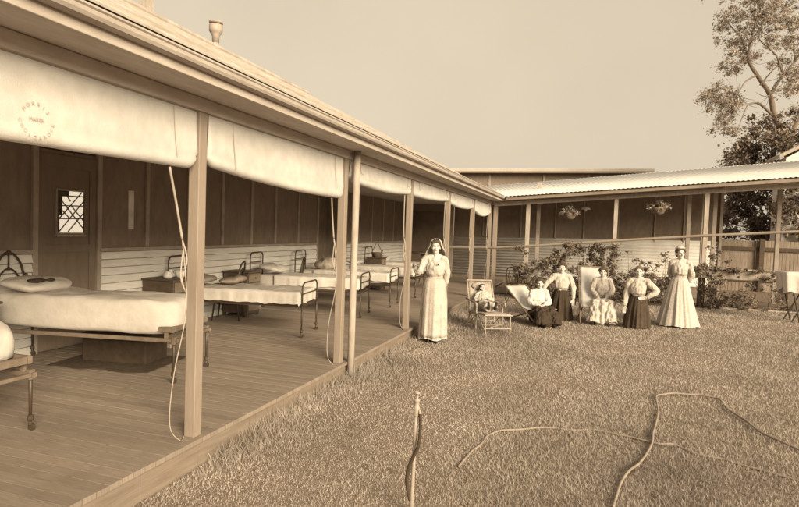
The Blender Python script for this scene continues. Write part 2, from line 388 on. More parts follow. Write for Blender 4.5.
obj('end_wall', B(XW-.9, -1.96, 16.6, 16.64, -.02, 2.62), panel_m, nb)
obj('end_panel', B(XW-.5, -2.02, 16.56, 16.598, .0, 2.28, bev=.004), mat('light_board', .20, .15, scale=4, rough=.7), nb)
obj('corner_stud', B(-1.99, -1.86, 16.5, 16.598, -.1, 2.6), stud_m, nb)

# rear roof pipes
vp = thing('roof_vent', 'capped metal flue with dark cowl standing on the left roof', 'roof vent', (-5.0, 6.98, 3.78)); vp.scale = (1.1, 1.1, 1.13)
bm = bmesh.new(); lathe(bm, [(.06, 0), (.06, 1.55)], 14); obj('flue', bm, pipe_m, vp, smooth=True)
bm = bmesh.new(); lathe(bm, [(.065, 1.5), (.07, 1.62), (.12, 1.70), (.13, 1.72), (.13, 1.82), (.12, 1.83)], 16); obj('cowl', bm, pipe_m, vp, smooth=True)
bm = bmesh.new(); lathe(bm, [(.13, 1.855), (.135, 1.885), (.02, 1.90)], 16); lathe(bm, [(.012, 1.79), (.012, 1.87)], 6); obj('cap', bm, stud_m, vp, smooth=True)
ch = thing('roof_chimney', 'tall pale square chimney rising behind the left roof ridge', 'chimney', (-5.0, 4.95, 3.8))
obj('stack', B(-.09, .09, -.09, .09, 0, 2.6, bev=.01), paint_m, ch); obj('chimney_cap', B(-.13, .13, -.13, .13, 2.6, 2.68, bev=.01), paint_m, ch)

# ------------------------------------------------------------------ canvas blinds
def blind(k, ya, yb, zl, zr, sag, label, tri=0):
    t = thing('canvas_blind', label, 'blind', (-.02, ya, 0), 0, 'rolled canvas blinds along the verandah')
    L = yb-ya; N = 150; rings = []
    for i in range(N+1):
        s = i/N; y = L*s
        zb = zl + (zr-zl)*s - sag*math.sin(PI*s)**.8 + .003*noise.noise(V(y*3, k, 0))
        e = min(s, 1-s)*L; q = max(0, 1-e/.10); r = (.046 + .006*noise.noise(V(y*2, k, 5)))*(1-.55*q*q); zb += .06*q*q
        bx = .012*noise.noise(V(y*2.3, 1.3, k)) if k >= 0 else 0; cx = -.035
        tin = tri*max(0, 1-s/.35) if tri else 0
        yo = y + (0 if not tri else 0)
        pr = [(-.004, ZB-.01), (.004+bx*.5, ZB-.01)]
        for w in (.15, .3, .45, .6, .75, .88): pr.append((.004+bx*w + .020*w*w + .0035*w*noise.noise(V(y*14, w*1.5, k)) + .0025*abs(noise.noise(V(y*30, 2, k)))*w, ZB-.01 + (zb+1.6*r-ZB)*w))
        for a in range(9):
            an = .75 - a*(.75+PI+.4)/8; pr.append((cx+.02+math.cos(an)*r, zb+r+math.sin(an)*r))
        pr.append((cx-.01, zb+2.0*r)); pr.append((-.006+bx*.5, (ZB+zb+2*r)/2))
        rings.append([V(px, yo, pz) for px, pz in pr])
    bm = bmesh.new(); loft(bm, rings); obj('canvas', bm, canvas_m, t, smooth=True)
    return t
def cord(t, pts, r=.006, name='cord'):
    bm = bmesh.new(); tube(bm, pts, r, seg=6, sub=6); return obj(name, bm, rope_m, t, smooth=True)
blinds = []
BL = [(-1, .07, 2.63, 1.99, 2.02, .0, 'widest canvas blind at the far left with round maker stamp'),
      (0, .07, 2.60, 2.06, 1.97, .035, 'drooping canvas blind between first wide post and round downpipe'),
      (1, .12, 2.62, 2.20, 2.20, .05, 'shorter canvas blind just right of the round downpipe'),
      (2, .06, 2.62, 2.19, 2.24, .03, 'canvas blind rolled above the standing veiled nurse'),
      (3, .07, 2.62, 2.20, 2.22, .06, 'canvas blind above and right of the veiled nurse, second from the corner'),
      (4, .06, 2.45, 2.16, 2.20, .12, 'small deeply sagging canvas blind next to the inner corner post')]
for k, a, b_, zl, zr, sg, lab in BL:
    t = blind(k, BAY*k+a, BAY*k+b_, zl, zr, sg, lab); blinds.append(t)
    # stitched tie lines and pull cord
    for s in (.12, .9):
        y = (b_-a)*s
        bm = bmesh.new(); tube(bm, [(.010, y, ZB-.02), (.022, y+.006, (ZB+zl)/2), (.052, y, min(zl, zr)+.10)], .0035, seg=4, sub=4); obj('tie_tape', bm, stud_m, t)
    L = b_-a
    cord(t, [(-.02, L*.9, min(zl, zr)+.02), (-.06, L*.95, 1.75), (-.075, L-.04, 1.50)], .009, 'pull_cord')
    cord(t, [(-.075, L-.04, 1.50), (-.05, L-.015, 1.35), (-.06, L-.05, 1.20), (-.05, L-.015, 1.10), (-.07, L-.055, 1.22), (-.075, L-.03, 1.42)], .005, 'cord_loop')
    cord(t, [(-.075, L-.04, 1.5), (-.02, L-.05, 1.0), (-.08, L-.10, .5), (-.06, L-.16, .15), (-.02, L-.09, .015), (-.06, L-.0, .012)], .004, 'cord_tail')
# maker's stamp on the first blind
def glyph(txt, size):
    cu = bpy.data.curves.new('t', 'FONT'); cu.body = txt; cu.size = size; cu.align_x = 'CENTER'; cu.align_y = 'CENTER'; cu.fill_mode = 'FRONT'; cu.extrude = .0004
    o = bpy.data.objects.new('t', cu); C.objects.link(o); dg = bpy.context.evaluated_depsgraph_get(); dg.update()
    me = bpy.data.meshes.new_from_object(o.evaluated_get(dg)); bpy.data.objects.remove(o); return me
bm = bmesh.new()
def put(txt, size, yy, zz, ang):
    me = glyph(txt, size); n0 = len(bm.verts); bm.from_mesh(me); bm.verts.ensure_lookup_table()
    R = Matrix.Translation((0, yy, zz)) @ Matrix.Rotation(ang, 4, 'X') @ Matrix(((0, 0, 1, 0), (1, 0, 0, 0), (0, 1, 0, 0), (0, 0, 0, 1)))
    bmesh.ops.transform(bm, matrix=R, verts=bm.verts[n0:])
rr = .082
for i, c in enumerate('MORRIS'):
    a = math.radians(145 - i*110/5); put(c, .027, math.cos(a)*rr, math.sin(a)*rr, a-PI/2)
put('MAKER', .027, 0, 0, -.0)
for i, c in enumerate('COOLGARDIE'):
    a = math.radians(188 + i*164/9); put(c, .027, math.cos(a)*(rr+.014), math.sin(a)*(rr+.014), a+PI/2)
for v in bm.verts:
    z = v.co.z + 2.135; w_ = (2.44-z)/.36
    v.co.x += (.004 + .020*w_*w_ if w_ < 1 else .024 + .007*min(1, (w_-1)*3)) + .0095
st = obj('maker_stamp', bm, mat('stamp_ink', .46, .38, rough=.9), blinds[0])
st.location = (0, -1.39+2.7-.07, 2.135)

# ------------------------------------------------------------------ beds
def puffy(x0, x1, y0, y1, z0, z1, seed, amp=.02, p=6.0, droop=0):
    """rounded soft slab"""
    bm = bmesh.new(); rings = []
    cx, cy = (x0+x1)/2, (y0+y1)/2; a, b_ = (x1-x0)/2, (y1-y0)/2; N = 160
    levels = [(-1, .80), (-.93, .93), (-.7, .99), (-.3, 1.0), (.2, 1.0), (.6, .985), (.85, .95), (.97, .90), (1, .82), (1.02, .7), (1.03, .58), (1.03, .46), (1.03, .34), (1.03, .22), (1.03, .11), (1.03, .03)]
    for lz, sc in levels:
        ring = []
        for k in range(N):
            t = 2*PI*k/N; c, s = math.cos(t), math.sin(t)
            ux = math.copysign(abs(c)**(2/p), c); uy = math.copysign(abs(s)**(2/p), s)
            x = cx + a*ux*sc; y = cy + b_*uy*sc
            if sc > .9: pass
            z = (z0+z1)/2 + (z1-z0)/2*lz
            w = amp*(noise.noise(V(x*4+seed, y*4, z*3)) + .5*noise.noise(V(x*11+seed, y*11, z*8)))
            if lz > .5: z += w + .012 + .012*max(0, 1-2.2*abs(noise.noise(V(x*2.6+seed, y*3.4, 7))))**3
            elif lz < -.5: z += w*.4 - droop*(.5+.5*noise.noise(V(x*2.2+seed*3, y*2.2, 0)))
            x += w*.5*ux; y += w*.5*uy
            ring.append(V(x, y, z))
        rings.append(ring)
    loft(bm, rings); return bm
def hoop(bm, x, w, z0, ztop, r=.013, shoulder=.10):
    h = w/2
    pts = [(x, -h, z0), (x, -h, ztop-shoulder)]
    for a in range(1, 6): an = PI - a*PI/2/6*1.0; pts.append((x, -h+shoulder+shoulder*math.cos(an), ztop-shoulder+shoulder*math.sin(an)))
    pts.append((x, -h+shoulder, ztop)); pts.append((x, h-shoulder, ztop))
    for a in range(1, 6): an = PI/2 - a*PI/2/6; pts.append((x, h-shoulder+shoulder*math.cos(an), ztop-shoulder+shoulder*math.sin(an)))
    pts += [(x, h, ztop-shoulder), (x, h, z0)]
    tube(bm, pts, r, seg=8, sub=1)
def caster_leg(bed, x, s, w, ztop):
    y = s*w/2
    l = obj('leg', T([(x, y, ztop), (x, y, .10)], [.015, .011], seg=8, sub=1), iron_m, bed, smooth=True)
    bm = bmesh.new(); lathe(bm, [(.012, .125), (.024, .115), (.024, .085), (.012, .075), (.014, .05)], 10, (x, y, 0))
    vs = bmesh.ops.create_cone(bm, cap_ends=True, segments=12, radius1=.028, radius2=.028, depth=.02)['verts']
    bmesh.ops.transform(bm, matrix=Matrix.Translation((x, y+.012, .0285)) @ Matrix.Rotation(PI/2, 4, 'X'), verts=vs)
    obj('caster', bm, iron_m, l)
def bed(loc, rz, label, foot=True, head='plain', w=.72, seed=1, zt=.72, mt=(.50, .72), droop=.0, mend=0):
    """x = 0 at the foot end, head at x = -2.05"""
    t = thing('hospital_bed', label, 'bed', loc, rz, 'beds in a row on the verandah')
    L = 2.15; zr = .47
    for x in (0, -L):
        for s in (-1, 1): caster_leg(t, x, s, w, zr)
    bm = bmesh.new()
    if head == 'plain':
        hoop(bm, -L, w-.14, .44, 1.10); tube(bm, [(-L, -w/2+.07, .92), (-L, w/2-.07, .92)], .009, seg=6, sub=1)
    else:
        # ornate bow: outer arch with shoulders, inner arch and a finial bar
        pts = [(-L, -w/2, .44), (-L, -w/2, .86), (-L, -w/2+.08, .94), (-L, -w/2+.14, .98), (-L, -.17, 1.10), (-L, -.08, 1.20), (-L, 0, 1.23), (-L, .08, 1.20), (-L, .17, 1.10), (-L, w/2-.14, .98), (-L, w/2-.08, .94), (-L, w/2, .86), (-L, w/2, .44)]
        tube(bm, pts, .013, seg=8, sub=4)
        tube(bm, [(-L, -.16, .5), (-L, -.16, .88), (-L, -.10, 1.0), (-L, 0, 1.05), (-L, .10, 1.0), (-L, .16, .88), (-L, .16, .5)], .010, seg=8, sub=4)
        tube(bm, [(-L, 0, 1.03), (-L, 0, 1.25)], .010, seg=6, sub=1); ell(bm, (-L, 0, 1.235), (.022, .022, .022)); ell(bm, (-L, 0, 1.05), (.02, .02, .02))
        for s in (-1, 1): ell(bm, (-L, s*(w/2-.11), .965), (.022, .022, .022))
        tube(bm, [(-L, -w/2, .6), (-L, w/2, .6)], .009, seg=6, sub=1)
    obj('head_frame', bm, iron_m, t, smooth=True)
    if foot:
        bm = bmesh.new(); hoop(bm, 0, w, .44, .80, shoulder=.11); tube(bm, [(0, -w/2, .64), (0, w/2, .64)], .009, seg=6, sub=1); tube(bm, [(0, -w/2, .47), (0, w/2, .47)], .011, seg=6, sub=1)
        obj('foot_frame', bm, iron_m, t, smooth=True)
        for s in (-1, 1): obj('side_rail', T([(0, s*(w/2-.01), .47), (-L, s*(w/2-.01), .47)], .016, seg=6, sub=1), iron_m, t)
        obj('bed_base', B(-L+.02, -.02, -w/2+.02, w/2-.02, .44, .465), fdark_m, t)
        obj('mattress', puffy(-L+.06, -.03, -w/2-.01, w/2+.01, mt[0], mt[1]-.02, seed, amp=.01, droop=droop*.5), linen_m, t, smooth=True)
        obj('coverlet', cover(-L+.42+.05*(seed % 3), -.06, w+.03, mt[1]+.008, .165+.015*(seed % 3), seed), linen_m, t, smooth=True)
    else:
        # stretcher bed: timber frame standing on a lower iron-legged frame
        bm = bmesh.new()
        for s in (-1, 1): box(bm, -L, .0, s*w/2-.018, s*w/2+.018, .515, .575, bev=.004)
        box(bm, -.045, -.002, -w/2+.02, w/2-.02, .517, .573, bev=.004)
        obj('stretcher_frame', bm, rail_m, t)
        bm = bmesh.new()
        for s in (-1, 1): box(bm, -L, .05, s*w/2-.015, s*w/2+.015, .415, .455, bev=.004)
        box(bm, .0, .035, -w/2+.017, w/2-.017, .42, .45, bev=.004)
        for s in (-1, 1): box(bm, -.10, -.06, s*w/2-.012, s*w/2+.012, .457, .513)
        for s in (-1, 1): box(bm, -.022, .022, s*w/2-.024, s*w/2+.024, .395, .475, bev=.006)
        obj('lower_frame', bm, rail_m, t)
        obj('bed_base', B(-L+.02, -.06, -w/2+.03, w/2-.03, .49, .513), fdark_m, t)
        obj('mattress', puffy(-L+.06, .0-mend, -w/2-.055, w/2+.055, mt[0]+.0, mt[1], seed, amp=.022, droop=droop), linen_m, t, smooth=True)
    return t
def cover(x0, x1, w, ztop, drop, seed, endx=True):
    bm = bmesh.new(); hd = w/2; L = x1-x0; e = drop
    nx, ny = 90, 54; rows = []
    for i in range(nx+1):
        u = -0.0 + (L+e)*i/nx; row = []            # from the head edge (no drop) to past the foot edge
        for j in range(ny+1):
            v = -(hd+e) + 2*(hd+e)*j/ny
            ex = max(0, u-L); ey = max(0, abs(v)-hd); sy = 1 if v > 0 else -1
            hem = 1 + .16*noise.noise(V(u*2.2+seed, sy*3, seed)) + .12*noise.noise(V(u*7, sy, seed))
            hx = 1 + .25*noise.noise(V(v*3, seed, 1))
            d = min(math.hypot(ex*hx, ey*hem), e*1.12)
            rr = .035; t = min(1, d/(rr*1.57)); bend = rr*(1-math.cos(t*PI/2)); outw = rr*math.sin(t*PI/2)
            z = ztop - bend - max(0, d-rr*1.57)
            fold = (.008*noise.noise(V(u*7+seed, 3, seed))*2 + .008*noise.noise(V(u*14, sy, seed)))*min(1, d/.1)
            fx = .010*math.sin(v*24+seed)*min(1, ex/.08)
            x = x0 + min(u, L) + (outw if ex > 0 else 0)*(ex/max(d, 1e-6) if d else 0) + fx
            y = sy*(min(abs(v), hd) + (outw*(ey/max(d, 1e-6)) if ey > 0 else 0) + (fold if ey > 0 else 0))
            q = V(u*3.0+seed, v*4.2, seed); cr_ = 1-abs(noise.noise(q*1.6))*2
            z += .012*noise.noise(V(u*2.0, v*2.2, seed)) + .010*max(0, cr_)**3 + .004*noise.noise(q*5) if d < .02 else .0
            row.append(bm.verts.new((x, y, z)))
        rows.append(row)
    for a, b_ in zip(rows, rows[1:]):
        for k in range(ny): bm.faces.new((a[k], a[k+1], b_[k+1], b_[k]))
    return bm
def pillow(loc, rz, sx, sy, sz, label, m=pillow_m, tilt=0, seed=0):
    bm = bmesh.new(); rings = []; N = 40
    for j in range(11):
        f = -1 + 2*j/10; sc = max(.03, 1-abs(f)**2.6) ** .42
        rings.append([V(sx*math.copysign(abs(math.cos(2*PI*k/N))**.55, math.cos(2*PI*k/N))*sc,
                        sy*math.copysign(abs(math.sin(2*PI*k/N))**.55, math.sin(2*PI*k/N))*sc,
                        sz*f*(1-.4*abs(math.cos(2*PI*k/N))*abs(math.sin(2*PI*k/N))) + .03*noise.noise(V(1.4*math.cos(2*PI*k/N)*sc+seed, 1.4*math.sin(2*PI*k/N)*sc, seed)) + .010*noise.noise(V(5*math.cos(2*PI*k/N)*sc+seed, 5*math.sin(2*PI*k/N)*sc, seed+j*.1))) for k in range(N)])
    loft(bm, rings); o = obj('pillow', bm, m, None, smooth=True); o.location = loc; o.rotation_euler = (0, tilt, rz)
    tag(o, label, 'pillow', 'pillows on the verandah beds'); return o
bed((-1.22, -.76, 0), 0, 'bed cut off by the left edge, nearest the camera, white mattress overhanging', foot=False, head='ornate', seed=4, mt=(.53, .80), mend=.07)
bed((-1.22, 1.47, 0), .19, 'second bed from the left, ornate arched headrail, thick white mattress', foot=False, head='ornate', seed=9, mt=(.50, .81), droop=.03)
bed((-1.22, 4.22, 0), .16, 'bed seen just past the wide front post, plain hooped foot frame', seed=17, mt=(.47, .66), droop=.03)
bed((-1.16, 6.36, 0), .15, 'bed behind the round downpipe with rumpled pillow', seed=23, mt=(.48, .70))
bed((-1.14, 8.0, 0), .09, 'bed under the heaped pale quilt, just right of the round downpipe', seed=31, mt=(.48, .70))
bed((-1.14, 9.95, 0), .0, 'bed beside the post the veiled nurse holds', seed=37, mt=(.48, .70))
bed((-1.14, 12.0, 0), .0, 'farthest bed, largely behind the veiled nurse', seed=41, mt=(.48, .70))
pillow((-3.0, 1.14, .90), .2, .24, .36, .075, 'plump white pillow with dark patches on the ornate bed near the door', tilt=.12, seed=1)
pillow((-2.98, 3.95, .77), .2, .2, .28, .06, 'grey rumpled pillow on the bed past the wide post', m=blanket_m, tilt=.15, seed=2)
pillow((-2.95, 6.12, .82), .1, .22, .33, .075, 'white pillow on the bed behind the downpipe', tilt=.15, seed=3)
pillow((-2.9, 9.95, .80), .1, .22, .33, .07, 'small white pillow on the bed beside the nurse post', tilt=.15, seed=5)
pillow((-2.9, 12.0, .80), .0, .22, .33, .07, 'white pillow on the farthest bed', tilt=.15, seed=6)
pillow((-2.95, -.76, .90), 0, .22, .33, .07, 'white pillow at the head of the nearest bed', tilt=.1, seed=8)
# quilt heap on the fifth bed and cloth on the second
bm = bmesh.new()
for c, r in (((0, 0, 0), (.30, .38, .12)), ((.1, -.1, .07), (.2, .22, .10)), ((-.05, .15, .06), (.18, .2, .12))): ell(bm, c, r, seg=20, rg=12)
q = remesh(bm, 'quilt', blanket_m, None, .02, 2, wrinkle=.02, wfreq=9, wz=1, mats=[mat('pale_quilt', .5, .22, scale=9, rough=.95, bump=.4)])
q.location = (-2.7, 8.0, .80); tag(q, 'heaped pale printed quilt lying on the fifth bed', 'quilt')
bm = bmesh.new(); ell(bm, (0, 0, 0), (.07, .11, .022)); ell(bm, (.05, .14, .0), (.04, .05, .02))
q = remesh(bm, 'folded_cloth', dark_m, None, .012, 2, wrinkle=.01); q.location = (-2.82, .98, .955); tag(q, 'small dark cloth lying on the pillow of the ornate bed', 'cloth')
bm = bmesh.new(); ell(bm, (0, 0, 0), (.14, .24, .05)); ell(bm, (.1, .1, .03), (.09, .14, .05))
q = remesh(bm, 'folded_blanket', blanket_m, None, .014, 2, wrinkle=.012); q.location = (-2.55, 4.12, .74); tag(q, 'grey folded blanket on the bed past the wide post', 'blanket')

# ------------------------------------------------------------------ cabinets and small things
def cabinet(x0, x1, y0, y1, h, label):
    t = thing('bedside_cabinet', label, 'cabinet', ((x0+x1)/2, (y0+y1)/2, 0), 0, 'bedside cabinets between the beds')
    a, b_ = (x1-x0)/2, (y1-y0)/2
    obj('carcass', B(-a, a, -b_, b_, .06, h-.022, bev=.004), cab_m, t)
    obj('top', B(-a-.02, a+.025, -b_-.02, b_+.02, h-.02, h+.005, bev=.005), cab_m, t)
    d = obj('door', B(a+.002, a+.016, -b_+.02, b_-.02, .10, h-.20, bev=.004), cabl_m, t)
    bm = bmesh.new(); ell(bm, (a+.03, -b_+.06, h*.55), (.012, .012, .012)); obj('knob', bm, iron_m, d)
    d = obj('drawer', B(a+.002, a+.016, -b_+.02, b_-.02, h-.18, h-.04, bev=.004), cabl_m, t)
    bm = bmesh.new(); ell(bm, (a+.03, 0, h-.11), (.012, .012, .012)); obj('knob', bm, iron_m, d)
    for sx in (-1, 1):
        for sy in (-1, 1): obj('leg', B(sx*a*.9-.02, sx*a*.9+.02, sy*b_*.88-.02, sy*b_*.88+.02, 0, .058), cab_m, t)
    return t
cabinet(-3.40, -2.86, 3.18, 3.60, .79, 'dark cabinet with white bowls on it, left of the wide post')
cabinet(-3.38, -2.88, 5.12, 5.52, .79, 'bare dark cabinet just right of the wide post')
cabinet(-3.10, -2.62, .02, .42, .80, 'cabinet at the left edge between the two nearest beds')
cabinet(-2.85, -2.45, 10.75, 11.15, .86, 'cabinet carrying the wire-handled basket, behind the nurse-side beds')
def bowl(loc, r, h, label, name='enamel_bowl', cat_='bowl', jug=False):
    bm = bmesh.new()
    if jug: pr = [(r*.7, 0), (r, h*.3), (r*.95, h*.6), (r*.6, h*.9), (r*.7, h), (r*.6, h), (r*.5, h*.88), (r*.8, h*.55), (r*.85, h*.3), (r*.5, .01)]
    else: pr = [(r*.45, 0), (r*.8, h*.3), (r, h), (r*.94, h), (r*.74, h*.35), (r*.4, .012)]
    lathe(bm, pr, 20)
    if jug: tube(bm, [(r*.6, 0, h*.85), (r*1.45, 0, h*.75), (r*1.4, 0, h*.4), (r*.95, 0, h*.3)], .006, seg=6)
    o = obj(name, bm, enam_m, None, smooth=True); o.location = loc; tag(o, label, cat_)
bowl((-3.08, 3.33, .796), .07, .10, 'small patterned white mug on the left end of the cabinet', 'enamel_mug', 'mug', True)
bowl((-3.00, 3.50, .796), .09, .11, 'round white bowl in the middle of the cabinet top')
bowl((-3.15, 3.47, .796), .05, .12, 'narrow white jug behind the bowl on the cabinet', 'enamel_jug', 'jug', True)
# basket with pointed wire handle
t = thing('wire_basket', 'dark basket with pointed wire handle on the farther cabinet', 'basket', (-2.65, 10.95, .866))
bm = bmesh.new(); lathe(bm, [(.10, 0), (.16, .12), (.165, .13), (.155, .13), (.09, .012)], 16); obj('bowl', bm, wood_m, t, smooth=True)
obj('handle', T([(-.15, 0, .12), (-.06, 0, .30), (0, 0, .40), (.06, 0, .30), (.15, 0, .12)], .008, seg=6, sub=2), iron_m, t)
# tin trunk and rug under the second bed
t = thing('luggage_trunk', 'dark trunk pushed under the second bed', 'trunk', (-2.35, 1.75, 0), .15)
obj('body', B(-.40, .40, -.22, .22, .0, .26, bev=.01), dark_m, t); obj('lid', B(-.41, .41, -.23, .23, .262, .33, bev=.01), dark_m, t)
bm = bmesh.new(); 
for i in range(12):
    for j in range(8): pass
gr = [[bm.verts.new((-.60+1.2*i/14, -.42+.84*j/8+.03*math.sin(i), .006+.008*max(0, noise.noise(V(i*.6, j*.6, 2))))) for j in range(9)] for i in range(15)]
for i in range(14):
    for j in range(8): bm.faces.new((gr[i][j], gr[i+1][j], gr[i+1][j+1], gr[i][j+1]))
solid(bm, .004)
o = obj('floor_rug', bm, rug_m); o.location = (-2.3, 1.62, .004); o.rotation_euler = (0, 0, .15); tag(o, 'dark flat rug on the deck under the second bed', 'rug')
o = obj('timber_offcut', B(-.25, .25, -.04, .04, 0, .05, bev=.004), paint_m); o.location = (-2.55, 2.5, 0); tag(o, 'pale plank lying on the deck behind the trunk', 'plank')
# round occasional table far in
t = thing('round_table', 'small round table near the far end of the verandah', 'table', (-2.05, 13.3, 0))
bm = bmesh.new(); lathe(bm, [(.34, .93), (.36, .94), (.36, .965), (.34, .97)], 24); obj('table_top', bm, cab_m, t, smooth=False)
bm = bmesh.new(); lathe(bm, [(.03, .25), (.045, .5), (.03, .7), (.05, .93)], 12); obj('pedestal', bm, cab_m, t, smooth=True)
for k in range(3):
    a = k*2*PI/3; obj('leg', T([(0, 0, .3), (.15*math.cos(a), .15*math.sin(a), .2), (.28*math.cos(a), .28*math.sin(a), .012)], .018, seg=8), cab_m, t, smooth=True)

def bentwood(loc, rz, label, sc=1):
    t = thing('bentwood_chair', label, 'chair', loc, rz, 'bentwood chairs'); 
    bm = bmesh.new(); lathe(bm, [(.18, .43), (.205, .44), (.205, .465), (.18, .47)], 24); obj('seat', bm, bent_m, t, smooth=True)
    for sx in (-1, 1):
        obj('leg', T([(sx*.15, -.14, .44), (sx*.19, -.19, .0)], [.017, .012], seg=8, sub=1), bent_m, t, smooth=True)
        obj('leg', T([(sx*.15, .15, .44), (sx*.18, .22, .0)], [.017, .012], seg=8, sub=1), bent_m, t, smooth=True)
    bm = bmesh.new(); tube(bm, [(-.18, .15, .42), (-.20, .19, .66), (-.15, .22, .84), (0, .24, .90), (.15, .22, .84), (.20, .19, .66), (.18, .15, .42)], .014, seg=8, sub=5)
    obj('back_hoop', bm, bent_m, t, smooth=True)
    bm = bmesh.new(); tube(bm, [(-.10, .16, .45), (-.12, .19, .64), (-.08, .215, .76), (0, .22, .80), (.08, .215, .76), (.12, .19, .64), (.10, .16, .45)], .010, seg=8, sub=5)
    obj('inner_hoop', bm, bent_m, t, smooth=True)
    bm = bmesh.new(); tube(bm, [(.165*math.cos(a), .165*math.sin(a), .25) for a in [k*2*PI/16 for k in range(17)]], .008, seg=6, sub=1); obj('leg_ring', bm, bent_m, t)
    t.scale = (sc, sc, sc)
    return t
bentwood((-3.05, 4.78, 0), -1.2, 'bentwood chair mostly behind the wide front post', 1.1)
bentwood((-3.1, 7.1, 0), -1.2, 'bentwood chair against the wall between the middle beds', 1.1)
bentwood((.95, 12.1, G(.95)), 2.6, 'bentwood chair on the grass at the inner corner by the climber', 1.0)
bentwood((-3.0, 11.55, 0), -1.2, 'bentwood chair at the wall beside the basket cabinet', 1.15)

# ------------------------------------------------------------------ far building
fb = thing('iron_verandah_building', 'far building with corrugated iron roof and open verandah, across the lawn', 'building')
XE = 11.0
def fy(x): return 13.5 - .06*x                           # line of the front posts
def fz(x): return 2.40 + .077*x                          # underside of its beam
XR = 6.62
def slab(bm, x0, x1, za0, za1, th0, th1, n=1):
    """board running along the facade between x0 and x1: z from fz+za0 to fz+za1, y from fy+th0 to fy+th1"""
    loft(bm, [[V(x, fy(x)+th0, fz(x)+za0), V(x, fy(x)+th1, fz(x)+za0), V(x, fy(x)+th1, fz(x)+za1), V(x, fy(x)+th0, fz(x)+za1)] for x in (x0, x1)])
bm = bmesh.new(); slab(bm, .06, XE, 0, .11, -.05, .05); obj('beam', bm, paint_m, fb)
bm = bmesh.new(); slab(bm, .30, XE, .135, .16, -.42, .06); obj('soffit', bm, soffit_m, fb)
bm = bmesh.new(); slab(bm, .46, XE, .125, .205, -.53, -.43); obj('gutter', bm, mat('weathered_gutter', .30, .2, scale=4, rough=.6), fb)
def corr(name, P00, P10, P01, P11, pitch, amp, m, parent, th=.003):
    """corrugated sheet: ridges run from P0* to P1*, repeated from *0 to *1"""
    P00, P10, P01, P11 = map(Vector, (P00, P10, P01, P11)); W_ = (P01-P00).length; n = int(W_/pitch)*6
    nrm = (P01-P00).cross(P10-P00).normalized(); bm = bmesh.new(); ra = []; rb = []
    for i in range(n+1):
        s = i/n; o = nrm*amp*math.cos(s*n/6*2*PI); ra.append(bm.verts.new(P00.lerp(P01, s)+o)); rb.append(bm.verts.new(P10.lerp(P11, s)+o))
    for i in range(n): bm.faces.new((ra[i], ra[i+1], rb[i+1], rb[i]))
    solid(bm, th)
    return obj(name, bm, m, parent, smooth=True)
ztop = lambda x: 3.36 + .090*x
corr('roof_sheet', (.05, fy(0)-.60, fz(0)+.235), (-1.3, 17.0, ztop(-1.3)), (XE, fy(XE)-.56, fz(XE)+.235), (XE+.3, 17.0, ztop(XE)), 0.11, .009, corr_m, fb)
bm = bmesh.new(); loft(bm, [[V(.4, fy(0)-.40, fz(.4)+.17), V(-1.3, 16.95, ztop(-1.3)-.07), V(-1.3, 16.95, ztop(-1.3)-.04), V(.4, fy(0)-.40, fz(.4)+.20)],
                          [V(XE, fy(XE)-.40, fz(XE)+.17), V(XE+.3, 16.95, ztop(XE)-.07), V(XE+.3, 16.95, ztop(XE)-.04), V(XE, fy(XE)-.40, fz(XE)+.20)]]); obj('ceiling', bm, soffit_m, fb)
corr('roof_sheet', (XE, 17.05, ztop(XE)), (XE, 18.15, 3.6), (-1.3, 17.05, ztop(-1.3)), (-1.3, 18.15, 2.7), 0.11, .009, corr_m, fb)
for x, w in ((.10, .055), (1.05, .055), (3.42, .05), (5.62, .055), (7.85, .05), (10.1, .05)):
    obj('post', B(x-w, x+w, fy(x)-w, fy(x)+w, -.2, fz(x), bev=.004), post_m if x < .5 else paint_m, fb)
for x in (1.26, 5.40, 5.78, 6.05, 7.6):
    obj('inner_post', B(x-.05, x+.05, 14.4, 14.5, -.1, 3.2, bev=.004), stud_m, fb)
obj('end_post', B(XR-.02, XR+.06, 16.6, 16.7, -.2, 3.6), stud_m, fb)
obj('deck', B(.08, XR, 13.7, 16.8, -.16, -.06), deck_m, fb)
corr('corrugated_wall', (-1.86, 16.66, .12), (XR, 16.66, .12), (-1.86, 16.66, 1.46), (XR, 16.66, 1.60), .095, .018, mat('ribbed_wall', .74, .62, scale=3, rough=.6), fb)
obj('wall_skirt', B(-1.86, XR, 16.60, 16.70, -.2, .10), panel_m, fb)
bm = bmesh.new(); loft(bm, [[V(x, 16.68, 1.44+.0165*(x+1.86)), V(x, 16.72, 1.44+.0165*(x+1.86)), V(x, 16.72, 3.3+.08*x), V(x, 16.68, 3.3+.08*x)] for x in (-1.86, XR)])
obj('upper_wall', bm, panel_m, fb)
for x in (-.8, .5, 1.65, 2.57, 3.65, 4.75, 5.6):
    obj('mullion', B(x-.02, x+.02, 16.64, 16.678, 1.5, 3.0), stud_m, fb)
obj('hand_rail', T([(-1.8, 13.75, 1.12), (.12, 13.44, 1.19), (1.05, 13.38, 1.27), (3.42, 13.24, 1.52), (5.62, 13.11, 1.74), (7.85, 12.97, 1.93), (10.1, 12.84, 2.14)], .036, seg=10, sub=1), post_m, fb)
corner = B(.06, .14, 13.62, 13.7, -.2, 2.4); obj('post', corner, post_m, fb)

# low boarded rail in front of the garden end
t = thing('garden_railing', 'low broad timber rail with dark legs, covered in vine, right of the capped nurse', 'railing', (0, 0, 0))
obj('rail_board', B(5.18, 9.6, 12.62, 12.66, .66, .90, bev=.006), stud_m, t); obj('rail_cap', B(5.14, 9.6, 12.56, 12.70, .902, .93, bev=.004), stud_m, t)
for x in (5.52, 7.35, 9.3): obj('leg', B(x-.08, x+.08, 12.665, 12.76, -.15, .90), fdark_m, t)
obj('kerb_board', B(5.9, 9.6, 12.35, 12.40, -.15, -.02, bev=.005), stud_m, t)

